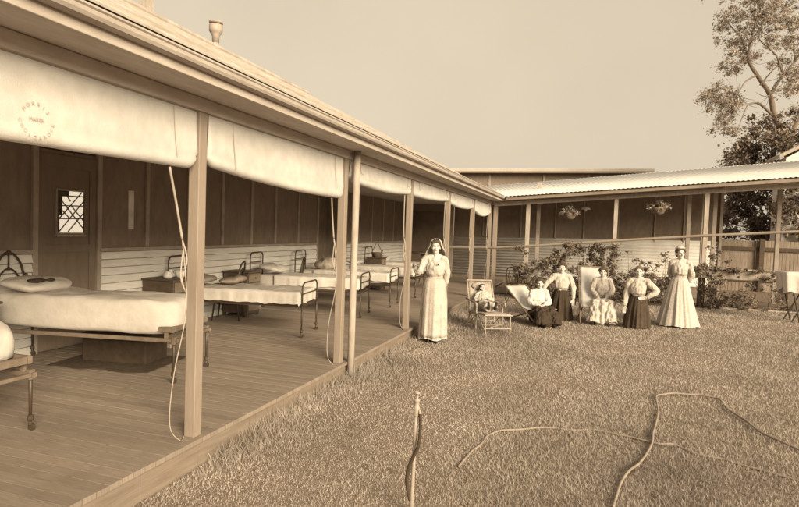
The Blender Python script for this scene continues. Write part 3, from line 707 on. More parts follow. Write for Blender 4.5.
# paling fence behind
t = thing('paling_fence', 'tall vertical paling fence with dark rails behind the open verandah end', 'fence', (0, 0, 0))
x = 5.2; 
bm = bmesh.new()
while x < 15:
    box(bm, x+.004, x+.104, 18.4, 18.42, -.2, 1.66+random.uniform(-.012, .012)); x += .11
obj('palings', bm, fence_m, t)
for z in (.35, 1.38): obj('rail', B(5.2, 15, 18.33, 18.395, z-.06, z+.06), fdark_m, t)
for x in (6.2, 8.2, 10.3, 12.5): obj('post', B(x-.07, x+.07, 18.24, 18.325, -.2, 1.72), fdark_m, t)

# long low building behind
t = thing('rear_building', 'long low dark building with flat pale eave behind the left part of the iron roof', 'building', (0, 0, 0))
bm = bmesh.new(); loft(bm, [[V(x, 26, -.2), V(x, 33, -.2), V(x, 33, zt), V(x, 26, zt)] for x, zt in ((-14, 4.62), (5.2, 4.62))]); obj('wall', bm, panel_m, t)
obj('eave', B(-14.3, 5.6, 25.5, 33.5, 4.64, 4.70), stud_m, t); obj('roof', B(-14.1, 5.5, 25.55, 33.4, 4.704, 4.84, bev=.02), soffit_m, t)
for x in (-9, -6, -2.2, .5, 2.6): obj('stud', B(x-.05, x+.05, 25.95, 25.998, -.2, 4.6), stud_m, t)
# house corner at right edge
t = thing('gabled_house', 'pale house corner with sloping eave at the right edge above the iron roof', 'house', (0, 0, 0))
bm = bmesh.new(); loft(bm, [[V(x, 19.0, -.2), V(x, 20.3, -.2), V(x, 20.3, 4.50), V(x, 19.0, 4.50)] for x in (8.93, 13)]); obj('wall', bm, mat('pale_weatherboard', .7, .58, scale=4, stretch=(.5, 1, 6), rough=.7), t)
bm = bmesh.new(); loft(bm, [[V(x, y, z) for x, z in ((8.68, 4.44), (11.0, 5.75), (13.3, 4.44), (13.3, 4.56), (11.0, 5.87), (8.68, 4.56))] for y in (18.75, 20.4)]); obj('roof', bm, stud_m, t)
bm = bmesh.new(); loft(bm, [[V(8.97, y, 4.503), V(11.0, y, 5.66), V(12.95, y, 4.503)] for y in (19.02, 19.08)]); obj('gable', bm, wain_m, t)

# ------------------------------------------------------------------ plants
def leafcloud(name, centres, radii, n, size, m, parent, squash=.8, seed=0, kind=None, dens=None):
    r = np.random.default_rng(seed); c = np.array([list(x) for x in centres], float); ra = np.array(radii, float)
    w = ra**2; w = w/w.sum(); idx = r.choice(len(c), n, p=w)
    d = r.normal(size=(n, 3)); d /= np.linalg.norm(d, axis=1)[:, None]; rad = np.minimum(np.abs(r.normal(0, .62, n)), 1.7)
    pos = c[idx] + d*(ra[idx]*rad)[:, None]*np.array([1, 1, squash])
    a = r.normal(size=(n, 3)); a /= np.linalg.norm(a, axis=1)[:, None]; b2 = r.normal(size=(n, 3)); b2 -= a*(a*b2).sum(1)[:, None]; b2 /= np.linalg.norm(b2, axis=1)[:, None]
    s = size*(.6+.8*r.random(n))
    tone = np.clip(.5 + r.normal(0, .22, n) + r.normal(0, .12, len(c))[idx], 0, 1)
    return quads(name, pos, a*s[:, None], b2*(s*.5)[:, None], m, parent, tone, kind)
def shrub(label, pts, n, size, name='climbing_shrub', cat_='shrub', group=None, stems=True, seed=1, dy=.25):
    """pts: (x, z, radius) clumps, in front of the far verandah"""
    base = V(sum(p[0] for p in pts)/len(pts), 0, 0); r = random.Random(seed); yb = pts[0][3] if len(pts[0]) > 3 else 12.85
    t = thing(name, label, cat_, (base.x, yb, G(base.x)), 0, group)
    cs = [(p[0]-base.x, r.uniform(-dy, dy), p[1]-G(base.x)) for p in pts]
    leafcloud('foliage', cs, [p[2] for p in pts], n, size, leaf_m, t, seed=seed)
    if stems:
        bm = bmesh.new()
        for c in cs[::max(1, len(cs)//18)]:
            x0 = c[0]*.8 + r.uniform(-.15, .15)
            tube(bm, [(x0, 0, 0), (x0+r.uniform(-.12, .12), c[1]*.4, c[2]*.3), (x0*.5+c[0]*.5+r.uniform(-.12, .12), c[1]*.7, c[2]*.65), c], [.009, .007, .005, .003], seg=5, sub=4)
        obj('stems', bm, bark_m, t)
    return t
def clumps(x0, x1, z0, z1, n, r0_, r1_, seed, shape=None):
    r = random.Random(seed); out = []
    while len(out) < n:
        x = r.uniform(x0, x1); z = r.uniform(z0, z1)
        if shape and not shape(x, z): continue
        out.append((x, z, r.uniform(r0_, r1_)))
    return out
shrub('open climbing shrub at the corner, left of the kneeling woman in a high-necked blouse', [(.95, 1.18, .14), (.80, 1.20, .10), (1.12, 1.1, .12)] + clumps(.75, 2.0, -.05, 1.2, 90, .07, .15, 2, lambda x, z: z < .65+ (x-.75)*.35), 8500, .032, seed=2)
shrub('taller climbing shrub with bright leaves behind the two middle women', clumps(1.85, 3.45, -.1, 1.38, 110, .07, .15, 5, lambda x, z: (z < 1.4 and abs(math.sin(x*5)+z*.3) > .12) ), 15000, .032, seed=5)
shrub('dense clipped hedge behind the kneeling woman with hand on hip', clumps(3.2, 5.1, -.15, .66, 90, .14, .24, 8), 16000, .028, name='hedge', cat_='hedge', seed=8)
shrub('sparse dark tendrils on the corrugated wall above the hedge', [(3.75, 1.25, .07), (3.95, 1.02, .12), (4.1, .98, .12), (4.3, .97, .10), (4.62, 1.2, .13), (4.68, 1.05, .10), (4.5, .9, .12), (4.2, .8, .14), (3.9, .75, .14)], 420, .034, name='climbing_tendril', cat_='vine', seed=9, dy=.1, stems=True)
shrub('vine running along the low timber rail', [(p[0], p[1], p[2], 12.5) for p in clumps(5.3, 8.2, .66, .98, 36, .05, .13, 12)] + [(5.7, 1.2, .13), (5.85, 1.35, .10), (5.6, 1.45, .08), (6.05, 1.1, .1)], 2600, .03, name='rail_vine', cat_='vine', seed=12, dy=.06)
shrub('leafy shrub growing below the left end of the low rail', [(p[0], p[1], p[2], 12.4) for p in clumps(5.55, 6.6, -.1, .6, 34, .10, .2, 14)], 3200, .03, name='garden_shrub', seed=14)
shrub('thin open shrub under the rail near the draped table', [(p[0], p[1], p[2], 12.45) for p in clumps(6.7, 8.2, -.1, .55, 22, .07, .15, 15)], 1300, .03, name='garden_shrub', seed=15)
b_ = obj('garden_bed', B(.9, 9.5, 12.45, 13.45, -.22, -.07), soil_m); b_['kind'] = 'structure'

def tree(name, label, loc, trunk, limbs, cl, n, size, m, seed, leafname='crown'):
    t = thing(name, label, 'tree', loc); L = Vector(loc)
    bm = bmesh.new(); tube(bm, [Vector(p)-L for p in trunk[0]], trunk[1], seg=10, sub=5)
    obj('trunk', bm, bark_m, t, smooth=True)
    bm = bmesh.new()
    for pts, r in limbs: tube(bm, [Vector(p)-L for p in pts], [r*(1-.7*i/(len(pts)-1)) for i in range(len(pts))], seg=6, sub=4)
    obj('limbs', bm, bark_m, t, smooth=True)
    leafcloud(leafname, [Vector(c[:3])-L for c in cl], [c[3] for c in cl], n, size, m, t, seed=seed)
    return t
rt = random.Random(21)
# tall gum: limb points read against the sky, given their own depths
def tp(x, y, Y): p = pix(x, y, 1, Y); return p
trunk = ([(10.4, 23, -.2), (10.35, 22.9, 2.5), tuple(tp(788, 150, 22.6)), tuple(tp(775, 118, 22.3)), tuple(tp(770, 95, 22.2)), tuple(tp(757, 75, 22)), tuple(tp(748, 58, 22)), tuple(tp(752, 35, 22))], [.26, .22, .15, .11, .085, .07, .055, .035])
limbs = [([tp(775, 118, 22.3), tp(760, 104, 22), tp(748, 104, 21.5), tp(733, 108, 21)], .06),
         ([tp(748, 104, 21.5), tp(742, 118, 21.2), tp(738, 130, 21)], .03),
         ([tp(757, 75, 22), tp(745, 82, 21.7), tp(738, 95, 21.5)], .04),
         ([tp(748, 58, 22), tp(742, 40, 22.4), tp(730, 25, 22.6), tp(722, 15, 22.8)], .045),
         ([tp(770, 95, 22.2), tp(783, 75, 22.8), tp(796, 60, 23), tp(806, 40, 23)], .07),
         ([tp(783, 75, 22.8), tp(776, 55, 22.6), tp(760, 40, 22.5), tp(756, 20, 22.4)], .045),
         ([tp(796, 60, 23), tp(790, 30, 23.2), tp(782, 5, 23.4), tp(778, -20, 23.4)], .05),
         ([tp(752, 35, 22), tp(758, 15, 21.6), tp(770, -8, 21.4)], .045),
         ([tp(760, 85, 22), tp(775, 68, 22.3), tp(785, 62, 22.5)], .03),
         ([tp(788, 150, 22.6), tp(797, 120, 23), tp(808, 90, 23.5), tp(815, 60, 23.6)], .12)]
for i in range(60):
    a = rt.choice([(748, 58), (742, 40), (756, 20), (783, 75), (790, 30), (738, 95), (770, 95), (733, 108)]); Y = rt.uniform(21.2, 23.4)
    dx, dy = rt.uniform(-26, 22), rt.uniform(-26, 14)
    limbs.append(([tp(a[0], a[1], Y), tp(a[0]+dx*.5, a[1]+dy*.5+rt.uniform(-4, 4), Y+rt.uniform(-.4, .4)), tp(a[0]+dx, a[1]+dy, Y+rt.uniform(-.8, .8))], .014))
cl = []
for (x, y, r, n) in [(735, 15, 14, 6), (750, 5, 16, 7), (765, 8, 18, 9), (785, 10, 14, 7), (745, 25, 15, 7), (762, 25, 15, 8), (780, 22, 10, 4), (730, 40, 10, 3), (738, 45, 10, 3), (716, 98, 9, 6), (726, 102, 9, 6), (712, 92, 6, 3), (728, 110, 7, 4), (735, 95, 8, 3),
                     (792, 45, 9, 5), (795, 70, 11, 7), (790, 88, 9, 5), (778, 50, 6, 2), (800, 30, 12, 6), (752, 60, 7, 2), (725, 65, 8, 2), (722, 128, 7, 4), (733, 128, 6, 3), (730, 70, 7, 2), (770, 65, 5, 1), (805, 110, 12, 6), (810, 60, 16, 8), (760, -15, 25, 12), (790, -15, 22, 12)]:
    for _ in range(n*3):
        p = tp(x+rt.gauss(0, r*.75), y+rt.gauss(0, r*.75), rt.uniform(21, 23.8)); cl.append((*p, rt.uniform(.12, .32)))
tree('gum_tree', 'tall sparse gum tree with bare crooked limbs at the upper right', (10.4, 23, -.2), trunk, limbs, cl, 38000, .042, gum_m, 31)
# dense dark tree below it
cl = []
for _ in range(40):
    cl.append((*tp(rt.uniform(772, 815), rt.uniform(188, 240), rt.uniform(18.65, 18.8)), rt.uniform(.16, .26)))
for _ in range(150):
    x = rt.uniform(722, 815); top = 168 - 48*min(1, max(0, (x-718)/42))**.8
    y = rt.uniform(top+6, 238); p = tp(x, y, rt.uniform(21.0, 22.8)); cl.append((*p, rt.uniform(.25, .5)))
for x, y in ((727, 156), (731, 160), (737, 148), (745, 138), (755, 128), (765, 122), (768, 118), (780, 116), (793, 112), (752, 118)): cl.append((*tp(x, y, 21.2), .24))
lim = [([(9.5, 21.6, 1.5), tp(x, y, 21.4)], .05) for x, y in ((740, 160), (755, 135), (775, 125), (795, 130), (738, 190))]
tree('leafy_tree', 'dense dark leafy tree standing behind the open end of the iron verandah', (9.4, 21.6, -.2), ([(9.4, 21.6, -.2), (9.45, 21.6, 1.2), (9.5, 21.6, 2.6)], [.2, .17, .12]), lim, cl, 42000, .062, leaf_m, 33)

# hanging baskets and lamp
def hbasket(x, zc, ztop, label, seed):
    y = fy(x)+.02
    t = thing('hanging_basket', label, 'hanging basket', (x, y, zc), 0, 'hanging baskets under the far beam')
    bm = bmesh.new(); lathe(bm, [(.04, -.20), (.14, -.15), (.19, -.04), (.20, .0), (.18, .0), (.15, -.05), (.05, -.17)], 18); obj('pot', bm, rail_m, t, smooth=True)
    bm = bmesh.new()
    for k in range(3): a = k*2*PI/3+.5; tube(bm, [(.19*math.cos(a), .19*math.sin(a), 0), (0, 0, ztop-zc)], .006, seg=5, sub=1)
    obj('chain', bm, iron_m, t)
    r = random.Random(seed); cs = []; rd = []
    for _ in range(26): a = r.uniform(0, 2*PI); q = r.uniform(0, .24); cs.append((q*math.cos(a), q*math.sin(a), .10-q*.5+r.uniform(-.04, .05))); rd.append(r.uniform(.05, .09))
    for k in range(12): a = k*PI/6+r.uniform(-.2, .2); q = r.uniform(.20, .32); cs.append((q*math.cos(a), q*math.sin(a), .10-q*.9*r.random())); rd.append(.045)
    leafcloud('foliage', cs, rd, 1300, .026, mat('fern_leaf', .42, .3, scale=5, rough=.6, attr='tone', trans=.3), t, seed=seed)
hbasket(2.20, 2.26, fz(2.2), 'left hanging basket fern above the kneeling woman', 3)
hbasket(4.48, 2.45, fz(4.48), 'right hanging basket fern above the seated and capped women', 4)
t = thing('pendant_lamp', 'small pale shaded lamp hanging from the far verandah ceiling', 'lamp', (2.62, 14.6, 2.42))
bm = bmesh.new(); lathe(bm, [(.15, 0), (.10, .05), (.03, .08), (.03, .07), (.09, .04), (.145, -.004)], 18); obj('lamp_shade', bm, enam_m, t, smooth=True)
bm = bmesh.new(); tube(bm, [(0, 0, .07), (0, 0, .62)], .006, seg=5, sub=1); obj('flex', bm, iron_m, t)
bm = bmesh.new(); ell(bm, (0, 0, -.02), (.03, .03, .045)); obj('bulb', bm, enam_m, t)

# draped table at the right edge
t = thing('folding_table', 'folding stand with crossed dark legs under white cloth at the right edge', 'table', (7.05, 10.75, G(7)), .1)
bm = bmesh.new()
box(bm, -.32, .42, -.25, .25, 1.02, 1.05, bev=.004); obj('table_top', bm, wood_m, t)
for s in (-1, 1):
    obj('leg', T([(-.25, s*.22, 1.02), (-.02, s*.22, .0)], .016, seg=8, sub=1), bent_m, t); obj('leg', T([(.35, s*.20, 1.02), (-.16, s*.20, .0)], .016, seg=8, sub=1), bent_m, t)
def drape(hw, hd, drop, seed):
    bm = bmesh.new(); N = 96; rings = []
    per = lambda t: t
    for j, (sc, dz) in enumerate([(.02, 0), (.6, 0), (.96, .0), (1.0, -.012), (1.01, -.06), (1.01, -.2), (.99, -.4), (.93, -1)]):
        ring = []
        for k in range(N):
            a = 2*PI*k/N; c, s = math.cos(a), math.sin(a); m_ = max(abs(c), abs(s)); ux, uy = c/m_, s/m_
            f = 0 if j < 4 else (j-3)/4
            w = .045*f*math.sin(a*7+seed) + .02*f*math.sin(a*17+2)
            dd = dz*drop*(1 + .45*noise.noise(V(c*1.6+seed, s*1.6, 0)) + .12*noise.noise(V(c*6, s*6, seed))) if dz < -.1 else dz
            ring.append(V(hw*ux*(sc+w), hd*uy*(sc+w), dd))
        rings.append(ring)
    loft(bm, rings, cap=False); return bm
o = obj('table_cloth', drape(.40, .29, .44, 1), linen_m, None, smooth=True); o.location = (7.10, 10.75, G(7)+1.058); o.rotation_euler = (0, 0, .1); tag(o, 'white cloth draped over the stand at the right edge', 'tablecloth')

# ------------------------------------------------------------------ standpipe and hose
sp = lawn_at(411, 514)
t = thing('garden_standpipe', 'thin upright water pipe with tap and dark hose in the foreground lawn', 'standpipe', tuple(sp))
obj('pipe', T([(0, 0, -.05), (.005, 0, .3), (.012, 0, .66)], [.0135, .0125, .012], seg=10, sub=2), pipe_m, t, smooth=True)
bm = bmesh.new(); lathe(bm, [(.017, .64), (.021, .65), (.021, .70), (.016, .71), (.016, .735), (.020, .74), (.020, .75), (.008, .755), (.008, .785), (.018, .787), (.019, .795), (.005, .80)], 14, (.013, 0, 0))
tube(bm, [(.013, 0, .685), (.035, -.01, .685), (.042, -.015, .66)], .009, seg=8, sub=3); obj('tap', bm, pipe_m, t, smooth=True)
obj('hose', T([(.042, -.015, .665), (.046, -.018, .56), (.040, -.03, .46), (.012, -.035, .39), (-.018, -.03, .31), (-.030, -.02, .23), (-.022, -.015, .15), (-.008, -.012, .09)], [.0095, .0095, .010, .0115, .0125, .012, .011, .007], seg=10, sub=6), dhose_m, t, smooth=True)
A = [(613, 510), (615.6, 501.6), (621, 485), (629, 474), (639, 466), (647, 455), (652, 445), (653, 435), (656, 425), (658, 412), (656, 399), (660, 396.5), (673, 395), (687, 396), (700.6, 397), (713, 399), (720, 401.5), (726, 409), (733.5, 415), (742, 420), (750, 426), (757, 432), (766, 437), (782, 445), (799, 452), (830, 466)]
Bp = [(458.5, 467.7), (471, 452.6), (477, 448), (482, 444), (487, 437), (492, 434), (501, 432), (523, 430.6), (537, 429), (550.7, 428.4), (572.7, 430.6), (592, 430), (613, 434.4), (630, 438), (648.5, 442.6), (660, 445), (673, 445.4), (684, 449), (695, 454.4), (722.5, 460), (742, 466), (761, 471), (799, 482), (840, 494)]
for pts, lab, nm, dz in ((A, 'pale hose bent in a wide loop across the right foreground lawn', 'garden_hose', .020), (Bp, 'pale hose stretched left to right under the looped one', 'garden_hose', .006)):
    P = [lawn_at(*p) + V(0, 0, dz + .012*noise.noise(V(i*.9, dz*50, 0))) for i, p in enumerate(pts)]
    o = obj(nm, T(P, .0095, seg=8, sub=5), hose_m, None, smooth=True); tag(o, lab, 'hose', 'hoses on the lawn')

# ------------------------------------------------------------------ people
def head_parts(bm, c, yaw=0, pitch=0, s=1.0):
    R = Matrix.Rotation(yaw, 3, 'Z') @ Matrix.Rotation(pitch, 3, 'X')
    P = lambda x, y, z: Vector(c) + R @ (V(x, y, z)*s)
    E = lambda p, r: ell(bm, P(*p), [q*s for q in r], R)
    E((0, .012, .025), (.074, .090, .088)); E((0, -.025, -.035), (.056, .058, .070)); E((0, -.055, -.078), (.028, .026, .026))
    for q in (-1, 1):
        E((q*.036, -.052, -.022), (.024, .026, .028)); E((q*.075, .01, -.012), (.010, .018, .030)); E((q*.030, -.072, .028), (.026, .014, .010))
    tube(bm, [P(0, -.078, .018), P(0, -.092, -.005), P(0, -.104, -.024), P(0, -.090, -.032)], [.008*s, .010*s, .014*s, .010*s], seg=8, sub=3, round_ends=True)
    E((0, -.081, -.052), (.021, .010, .006)); E((0, -.079, -.061), (.018, .010, .006))
    def assign(f):
        q = R.transposed() @ (f-Vector(c))/s
        if q.y < -.055:
            for sx in (-1, 1):
                if (q.x-sx*.030)**2/.014**2 + (q.z-.010)**2/.0065**2 < 1: return 1
                if (q.x-sx*.031)**2/.021**2 + (q.z-.031)**2/.0045**2 < 1: return 3
            if abs(q.x) < .022 and -.064 < q.z < -.048 and q.y < -.074: return 2
        return 0
    return P, assign, R
def hand(bm, w, d, n, s=1.0, curl=.5, left=False):
    w = Vector(w); d = Vector(d).normalized(); n = Vector(n); n = (n - d*n.dot(d)).normalized(); side = d.cross(n)*(1 if left else -1)
    k = w + d*.085*s
    for u in (-.024, -.008, .008, .024): tube(bm, [w+side*u*.6*s, w+d*.045*s+side*u*s, k+side*u*1.1*s], [.014*s, .013*s, .011*s], seg=6, sub=2, round_ends=True)
    for i, (u, ln) in enumerate(((-.027, .066), (-.009, .076), (.009, .072), (.027, .056))):
        p = k + side*u*s; q = [p]; a = curl*(.5+.12*i); dd = d
        for j in range(3):
            dd = (d*math.cos(a) + n*math.sin(a)); p = p + dd*ln*s*(.42 if j == 0 else .30); q.append(p); a += curl*.7
        tube(bm, q, [.0088*s, .0082*s, .0076*s, .0065*s], seg=6, sub=2, round_ends=True)
    b_ = w + d*.028*s - side*.022*s
    tube(bm, [b_, b_ + (d*.6-side*.75+n*.2).normalized()*.034*s, b_ + (d*1.0-side*.55+n*.4).normalized()*.064*s], [.012*s, .0105*s, .008*s], seg=6, sub=2, round_ends=True)
def body(t, J, s=1.0, yaw=0, pitch=0, voxel=.0065, curl=(.5, .5), hn=None, shoe=True):
    """J: joints as local points"""
    bm = bmesh.new()
    tube(bm, [J['pel'], J['waist'], J['chest'], J['neck']], [.125*s, .105*s, .125*s, .055*s], seg=14, sub=5, round_ends=True)
    hc = Vector(J['head']); tube(bm, [J['neck'], hc+V(0, .012, -.06)*s], [.052*s, .046*s], seg=12, sub=1, round_ends=True)
    tube(bm, [J['shl'], J['neck'], J['shr']], [.050*s, .060*s, .050*s], seg=10, sub=4, round_ends=True)
    for q in 'lr':
        tube(bm, [J['sh'+q], J['el'+q], J['wr'+q]], [.046*s, .038*s, .025*s], seg=10, sub=4, round_ends=True)
        hand(bm, J['wr'+q], Vector(J['hd'+q]), (hn or {}).get(q, (0, -1, 0)), s, curl[0 if q == 'l' else 1], left=(q == 'l'))
        tube(bm, [J['hip'+q], J['kn'+q], J['an'+q]], [.080*s, .055*s, .036*s], seg=10, sub=1, round_ends=True)
        tube(bm, [J['an'+q], Vector(J['an'+q]).lerp(Vector(J['to'+q]), .5), J['to'+q]], [.036*s, .036*s, .026*s], seg=8, sub=1, round_ends=True)
    P, assign, R = head_parts(bm, hc, yaw, pitch, s)
    o = remesh(bm, 'body', skin_m, t, voxel*max(s, .8), 1, mats=[skin_m, eye_m, lip_m, mat('brow', .28, .24)], assign=assign)
    if shoe:
        for q in 'lr':
            bm = bmesh.new(); a, b_ = Vector(J['an'+q]), Vector(J['to'+q])
            tube(bm, [a+(a-b_)*.25, a.lerp(b_, .5), b_+(b_-a)*.1], [.046*s, .046*s, .034*s], seg=10, sub=4, round_ends=True)
            tube(bm, [a, a+(Vector(J['kn'+q])-a).normalized()*.11*s], [.046*s, .046*s], seg=10, sub=1)
            remesh(bm, 'shoe', shoe_m, t, .012, 2)
    return P, R
def hair(t, P, R, s=1.0, m=hair_m, puff=1.0, bun=True, part=False):
    bm = bmesh.new(); E = lambda p, r: ell(bm, P(*p), [q*s for q in r], R)
    E((0, .035, .050), (.084*puff, .088, .080)); E((0, -.035, .088), (.066*puff, .040, .030*puff)); E((0, .05, .0), (.078, .065, .085))
    for q in (-1, 1): E((q*.068*puff, .000, .048), (.024*puff, .052, .044)); E((q*.045, -.045, .078), (.034, .026, .024))
    if bun: E((0, .06, .125), (.045, .045, .036)); E((0, .115, .04), (.045, .035, .045))
    return remesh(bm, 'hair', m, t, .008, 1, wrinkle=.006, wfreq=40, wz=1)
def blouse(t, J, m, s=1.0, puff=1.0, voxel=.011, front=.03, wf=24, amp=.015, name='blouse', sleeve=1.0):
    bm = bmesh.new(); w = Vector(J['waist']); c = Vector(J['chest']); n = Vector(J['neck'])
    up = (n-w).normalized(); f = Vector(J.get('front', (0, -1, 0))); lat = up.cross(f).normalized()
    def ring(p, rx, ry, off): 
        p = p + f*off
        return [p + lat*(rx*math.cos(2*PI*k/20)) + f*(ry*math.sin(2*PI*k/20)) for k in range(20)]
    loft(bm, [ring(w-up*.04*s, .118*s, .100*s, 0), ring(w+up*.02*s, .122*s, .108*s, .008*s), ring(w.lerp(c, .4), .142*s, .128*s, front*s), ring(c, .152*s, .128*s, front*.8*s), ring(c.lerp(n, .4), .152*s, .104*s, .010*s), ring(c.lerp(n, .75), .118*s, .076*s, 0), ring(n+up*.012*s, .060*s, .060*s, 0), ring(n+up*.055*s, .050*s, .052*s, 0)])
    for q in 'lr':
        S_, E_, W_ = Vector(J['sh'+q]), Vector(J['el'+q]), Vector(J['wr'+q])
        tube(bm, [n.lerp(S_, .55)-up*.02*s, S_, S_.lerp(E_, .5), E_, E_.lerp(W_, .55), E_.lerp(W_, .86), E_.lerp(W_, .98)],
             [.056*s, .057*s*puff, .055*s*puff, .051*s*puff, .053*s*sleeve, .042*s*sleeve, .032*s], seg=14, sub=4, round_ends=False)
    return remesh(bm, name, m, t, voxel, 2, wrinkle=amp, wfreq=wf, wz=.38)
def belt(t, c, rx, ry, m=belt_m, h=.022, tilt=0):
    bm = bmesh.new(); loft(bm, [ering((c[0], c[1], c[2]-h), rx, ry, 32, tilt), ering((c[0], c[1], c[2]+h), rx*.98, ry*.98, 32, tilt)], cap=True); return obj('belt', bm, m, t, smooth=False)
def skirt(t, prof, m, folds=11, depth=.10, seed=0, name='skirt'):
    """prof rows: (cx, cy, z, rx, ry)"""
    bm = bmesh.new(); N = 120; rows = []
    zt, zb_ = prof[0][2], prof[-1][2]; K = 34
    for i in range(K+1):
        f = i/K*(len(prof)-1); a = min(int(f), len(prof)-2); u = f-a; u = u*u*(3-2*u)*.4 + u*.6
        c = [prof[a][j]*(1-u)+prof[a+1][j]*u for j in range(5)]; g = (i/K)
        ring = []
        for k in range(N):
            an = 2*PI*k/N
            w = 1 + depth*1.7*min(1, g*1.5+.12)*(.55*math.sin(an*folds+seed+1.6*math.sin(an*2+seed)+.8*math.sin(an*3+g)) + .35*math.sin(an*folds*2.3+seed*2+g*1.5) + .9*noise.noise(V(math.cos(an)*2.2+seed, math.sin(an)*2.2, g*.7)))
            w += .012*noise.noise(V(an*3, g*6, seed))
            z = c[2] + (.012*math.sin(an*folds*.5+seed) if i == K else 0)
            ring.append(V(c[0]+c[3]*w*math.cos(an), c[1]+c[4]*w*math.sin(an), z))
        rows.append(ring)
    loft(bm, rows, cap=False); return obj(name, bm, m, t, smooth=True)
def person(label, loc, rz): return thing('person', label, 'person', loc, rz, None)
def face_cam(p): return math.atan2(CAM.x-p[0], -(CAM.y-p[1]))       # turns local -Y toward the camera

# --- veiled nurse holding the post
loc = lawn_at(432.5, 341); rz = face_cam(loc)*.85
t = person('veiled nurse standing in long white dress, one arm out to a verandah post', loc, rz)
J = dict(pel=(0, .02, .90), waist=(0, .01, 1.04), chest=(0, 0, 1.22), neck=(0, .015, 1.385), head=(.0, -.012, 1.545),
         shl=(-.155, .01, 1.345), ell=(-.26, -.06, 1.13), wrl=(-.335, .10, 1.20), hdl=(-.5, .8, .25), shr=(.155, .01, 1.345), elr=(.20, .06, 1.09), wrr=(.15, .14, .88), hdr=(-.4, .1, -.9),
         hipl=(-.09, .02, .90), knl=(-.09, -.01, .48), anl=(-.08, .03, .08), tol=(-.07, -.12, .03), hipr=(.09, .02, .90), knr=(.09, .0, .48), anr=(.05, .02, .08), tor=(.06, -.17, .03))
P, R = body(t, J, yaw=.05, hn={'l': (.6, .5, 0), 'r': (-1, 0, 0)}, curl=(.8, .5))
hair(t, P, R, puff=.92, bun=False)
blouse(t, J, uni_m, puff=1.02, front=.028, name='bodice')
skirt(t, [(0, .01, 1.05, .128, .112), (0, .01, .96, .175, .15), (0, .02, .70, .205, .19), (0, .02, .35, .215, .215), (0, .01, .055, .225, .235)], uni_m, folds=9, depth=.055, seed=1)
# apron: front panel standing just off the skirt, with bib
bm = bmesh.new(); rows = []
AP = [(1.05, .134, .118), (.96, .181, .158), (.70, .212, .199), (.35, .224, .226), (.10, .235, .247)]
for i in range(18):
    z = 1.05 - .95*i/17
    zz = [q[0] for q in AP][::-1]; rx = float(np.interp(z, zz, [q[1] for q in AP][::-1]))*1.05; ry = float(np.interp(z, zz, [q[2] for q in AP][::-1]))*1.05
    rows.append([bm.verts.new((rx*math.sin(a), .012-ry*math.cos(a) - (.014*math.sin(a*9+1)+.008*math.sin(a*21))*(1.15-z), z)) for a in [-1.25+2.5*k/28 for k in range(29)]])
for a, b_ in zip(rows, rows[1:]):
    for k in range(28): bm.faces.new((a[k], b_[k], b_[k+1], a[k+1]))
solid(bm, .004); obj('apron', bm, white_m, t, smooth=True)
belt(t, (0, .01, 1.05), .136, .120, white_m)
# veil: white cloth over the crown, spreading behind the neck onto the shoulders
bm = bmesh.new(); rows = []
for j in range(20):
    g = j/19; row = []
    if g < .45:
        u = g/.45; r_ = .106*math.sin(u*PI/2)+.003; z = .142 - .115*(1-math.cos(u*PI/2)); am = 2.25
    else:
        u = (g-.45)/.55; r_ = .106 + .085*u**.8; z = .027 - .25*u; am = 2.25 - .80*min(1, u*1.6)
    for k in range(41):
        a = -am + 2*am*k/40; fo = .010*math.sin(a*11+1)*max(0, (g-.4))*1.6
        x = (r_+fo)*math.sin(a)*(1+.10*max(0, g-.45)); y = .018 + (r_+fo)*math.cos(a)*(.95-.25*max(0, g-.5)) + .02*max(0, g-.5)
        row.append(bm.verts.new(P(x, y, z)))
    rows.append(row)
for a, b_ in zip(rows, rows[1:]):
    for k in range(40): bm.faces.new((a[k], b_[k], b_[k+1], a[k+1]))
solid(bm, .004); obj('veil', bm, white_m, t, smooth=True)
bm = bmesh.new(); ell(bm, (.055, -.165, 1.27), (.014, .008, .018)); obj('fob_watch', bm, iron_m, t)

# --- capped nurse, hands behind her back
loc = lawn_at(677, 326.5); rz = face_cam(loc)
t = person('nurse standing at right in white cap and flared white dress, hands behind her back', loc, rz)
Z = -.03
J = dict(pel=(0, .02, .88), waist=(0, .0, 1.02), chest=(0, -.01, 1.19), neck=(0, .02, 1.35), head=(-.01, .0, 1.495),
         shl=(-.155, .01, 1.31), ell=(-.19, .11, 1.08), wrl=(-.09, .19, .93), hdl=(.9, .2, -.4), shr=(.155, .01, 1.31), elr=(.235, .10, 1.06), wrr=(.13, .20, .90), hdr=(-.9, .2, -.4),
         hipl=(-.09, .02, .88), knl=(-.09, -.01, .46), anl=(-.08, .03, .07), tol=(-.07, -.12, .03), hipr=(.09, .02, .88), knr=(.09, .0, .46), anr=(.07, .02, .07), tor=(.08, -.13, .03))
P, R = body(t, J, yaw=.42, hn={'l': (0, 1, 0), 'r': (0, 1, 0)})
hair(t, P, R, puff=1.12)
blouse(t, J, uni_m, puff=1.0, front=.035, name='bodice')
skirt(t, [(0, .0, 1.03, .120, .105), (0, .01, .94, .165, .145), (0, .02, .70, .225, .21), (.01, .02, .35, .315, .28), (.02, .01, .035, .395, .35)], uni_m, folds=10, depth=.05, seed=4)
belt(t, (0, 0, 1.03), .128, .112, white_m, .02)
t.scale = (.965,)*3
bm = bmesh.new(); ell(bm, P(0, .03, .105), (.095, .085, .035), R); ell(bm, P(0, -.02, .118), (.085, .05, .03), R); remesh(bm, 'cap', white_m, t, .008, 1, wrinkle=.006, wfreq=25, wz=1)

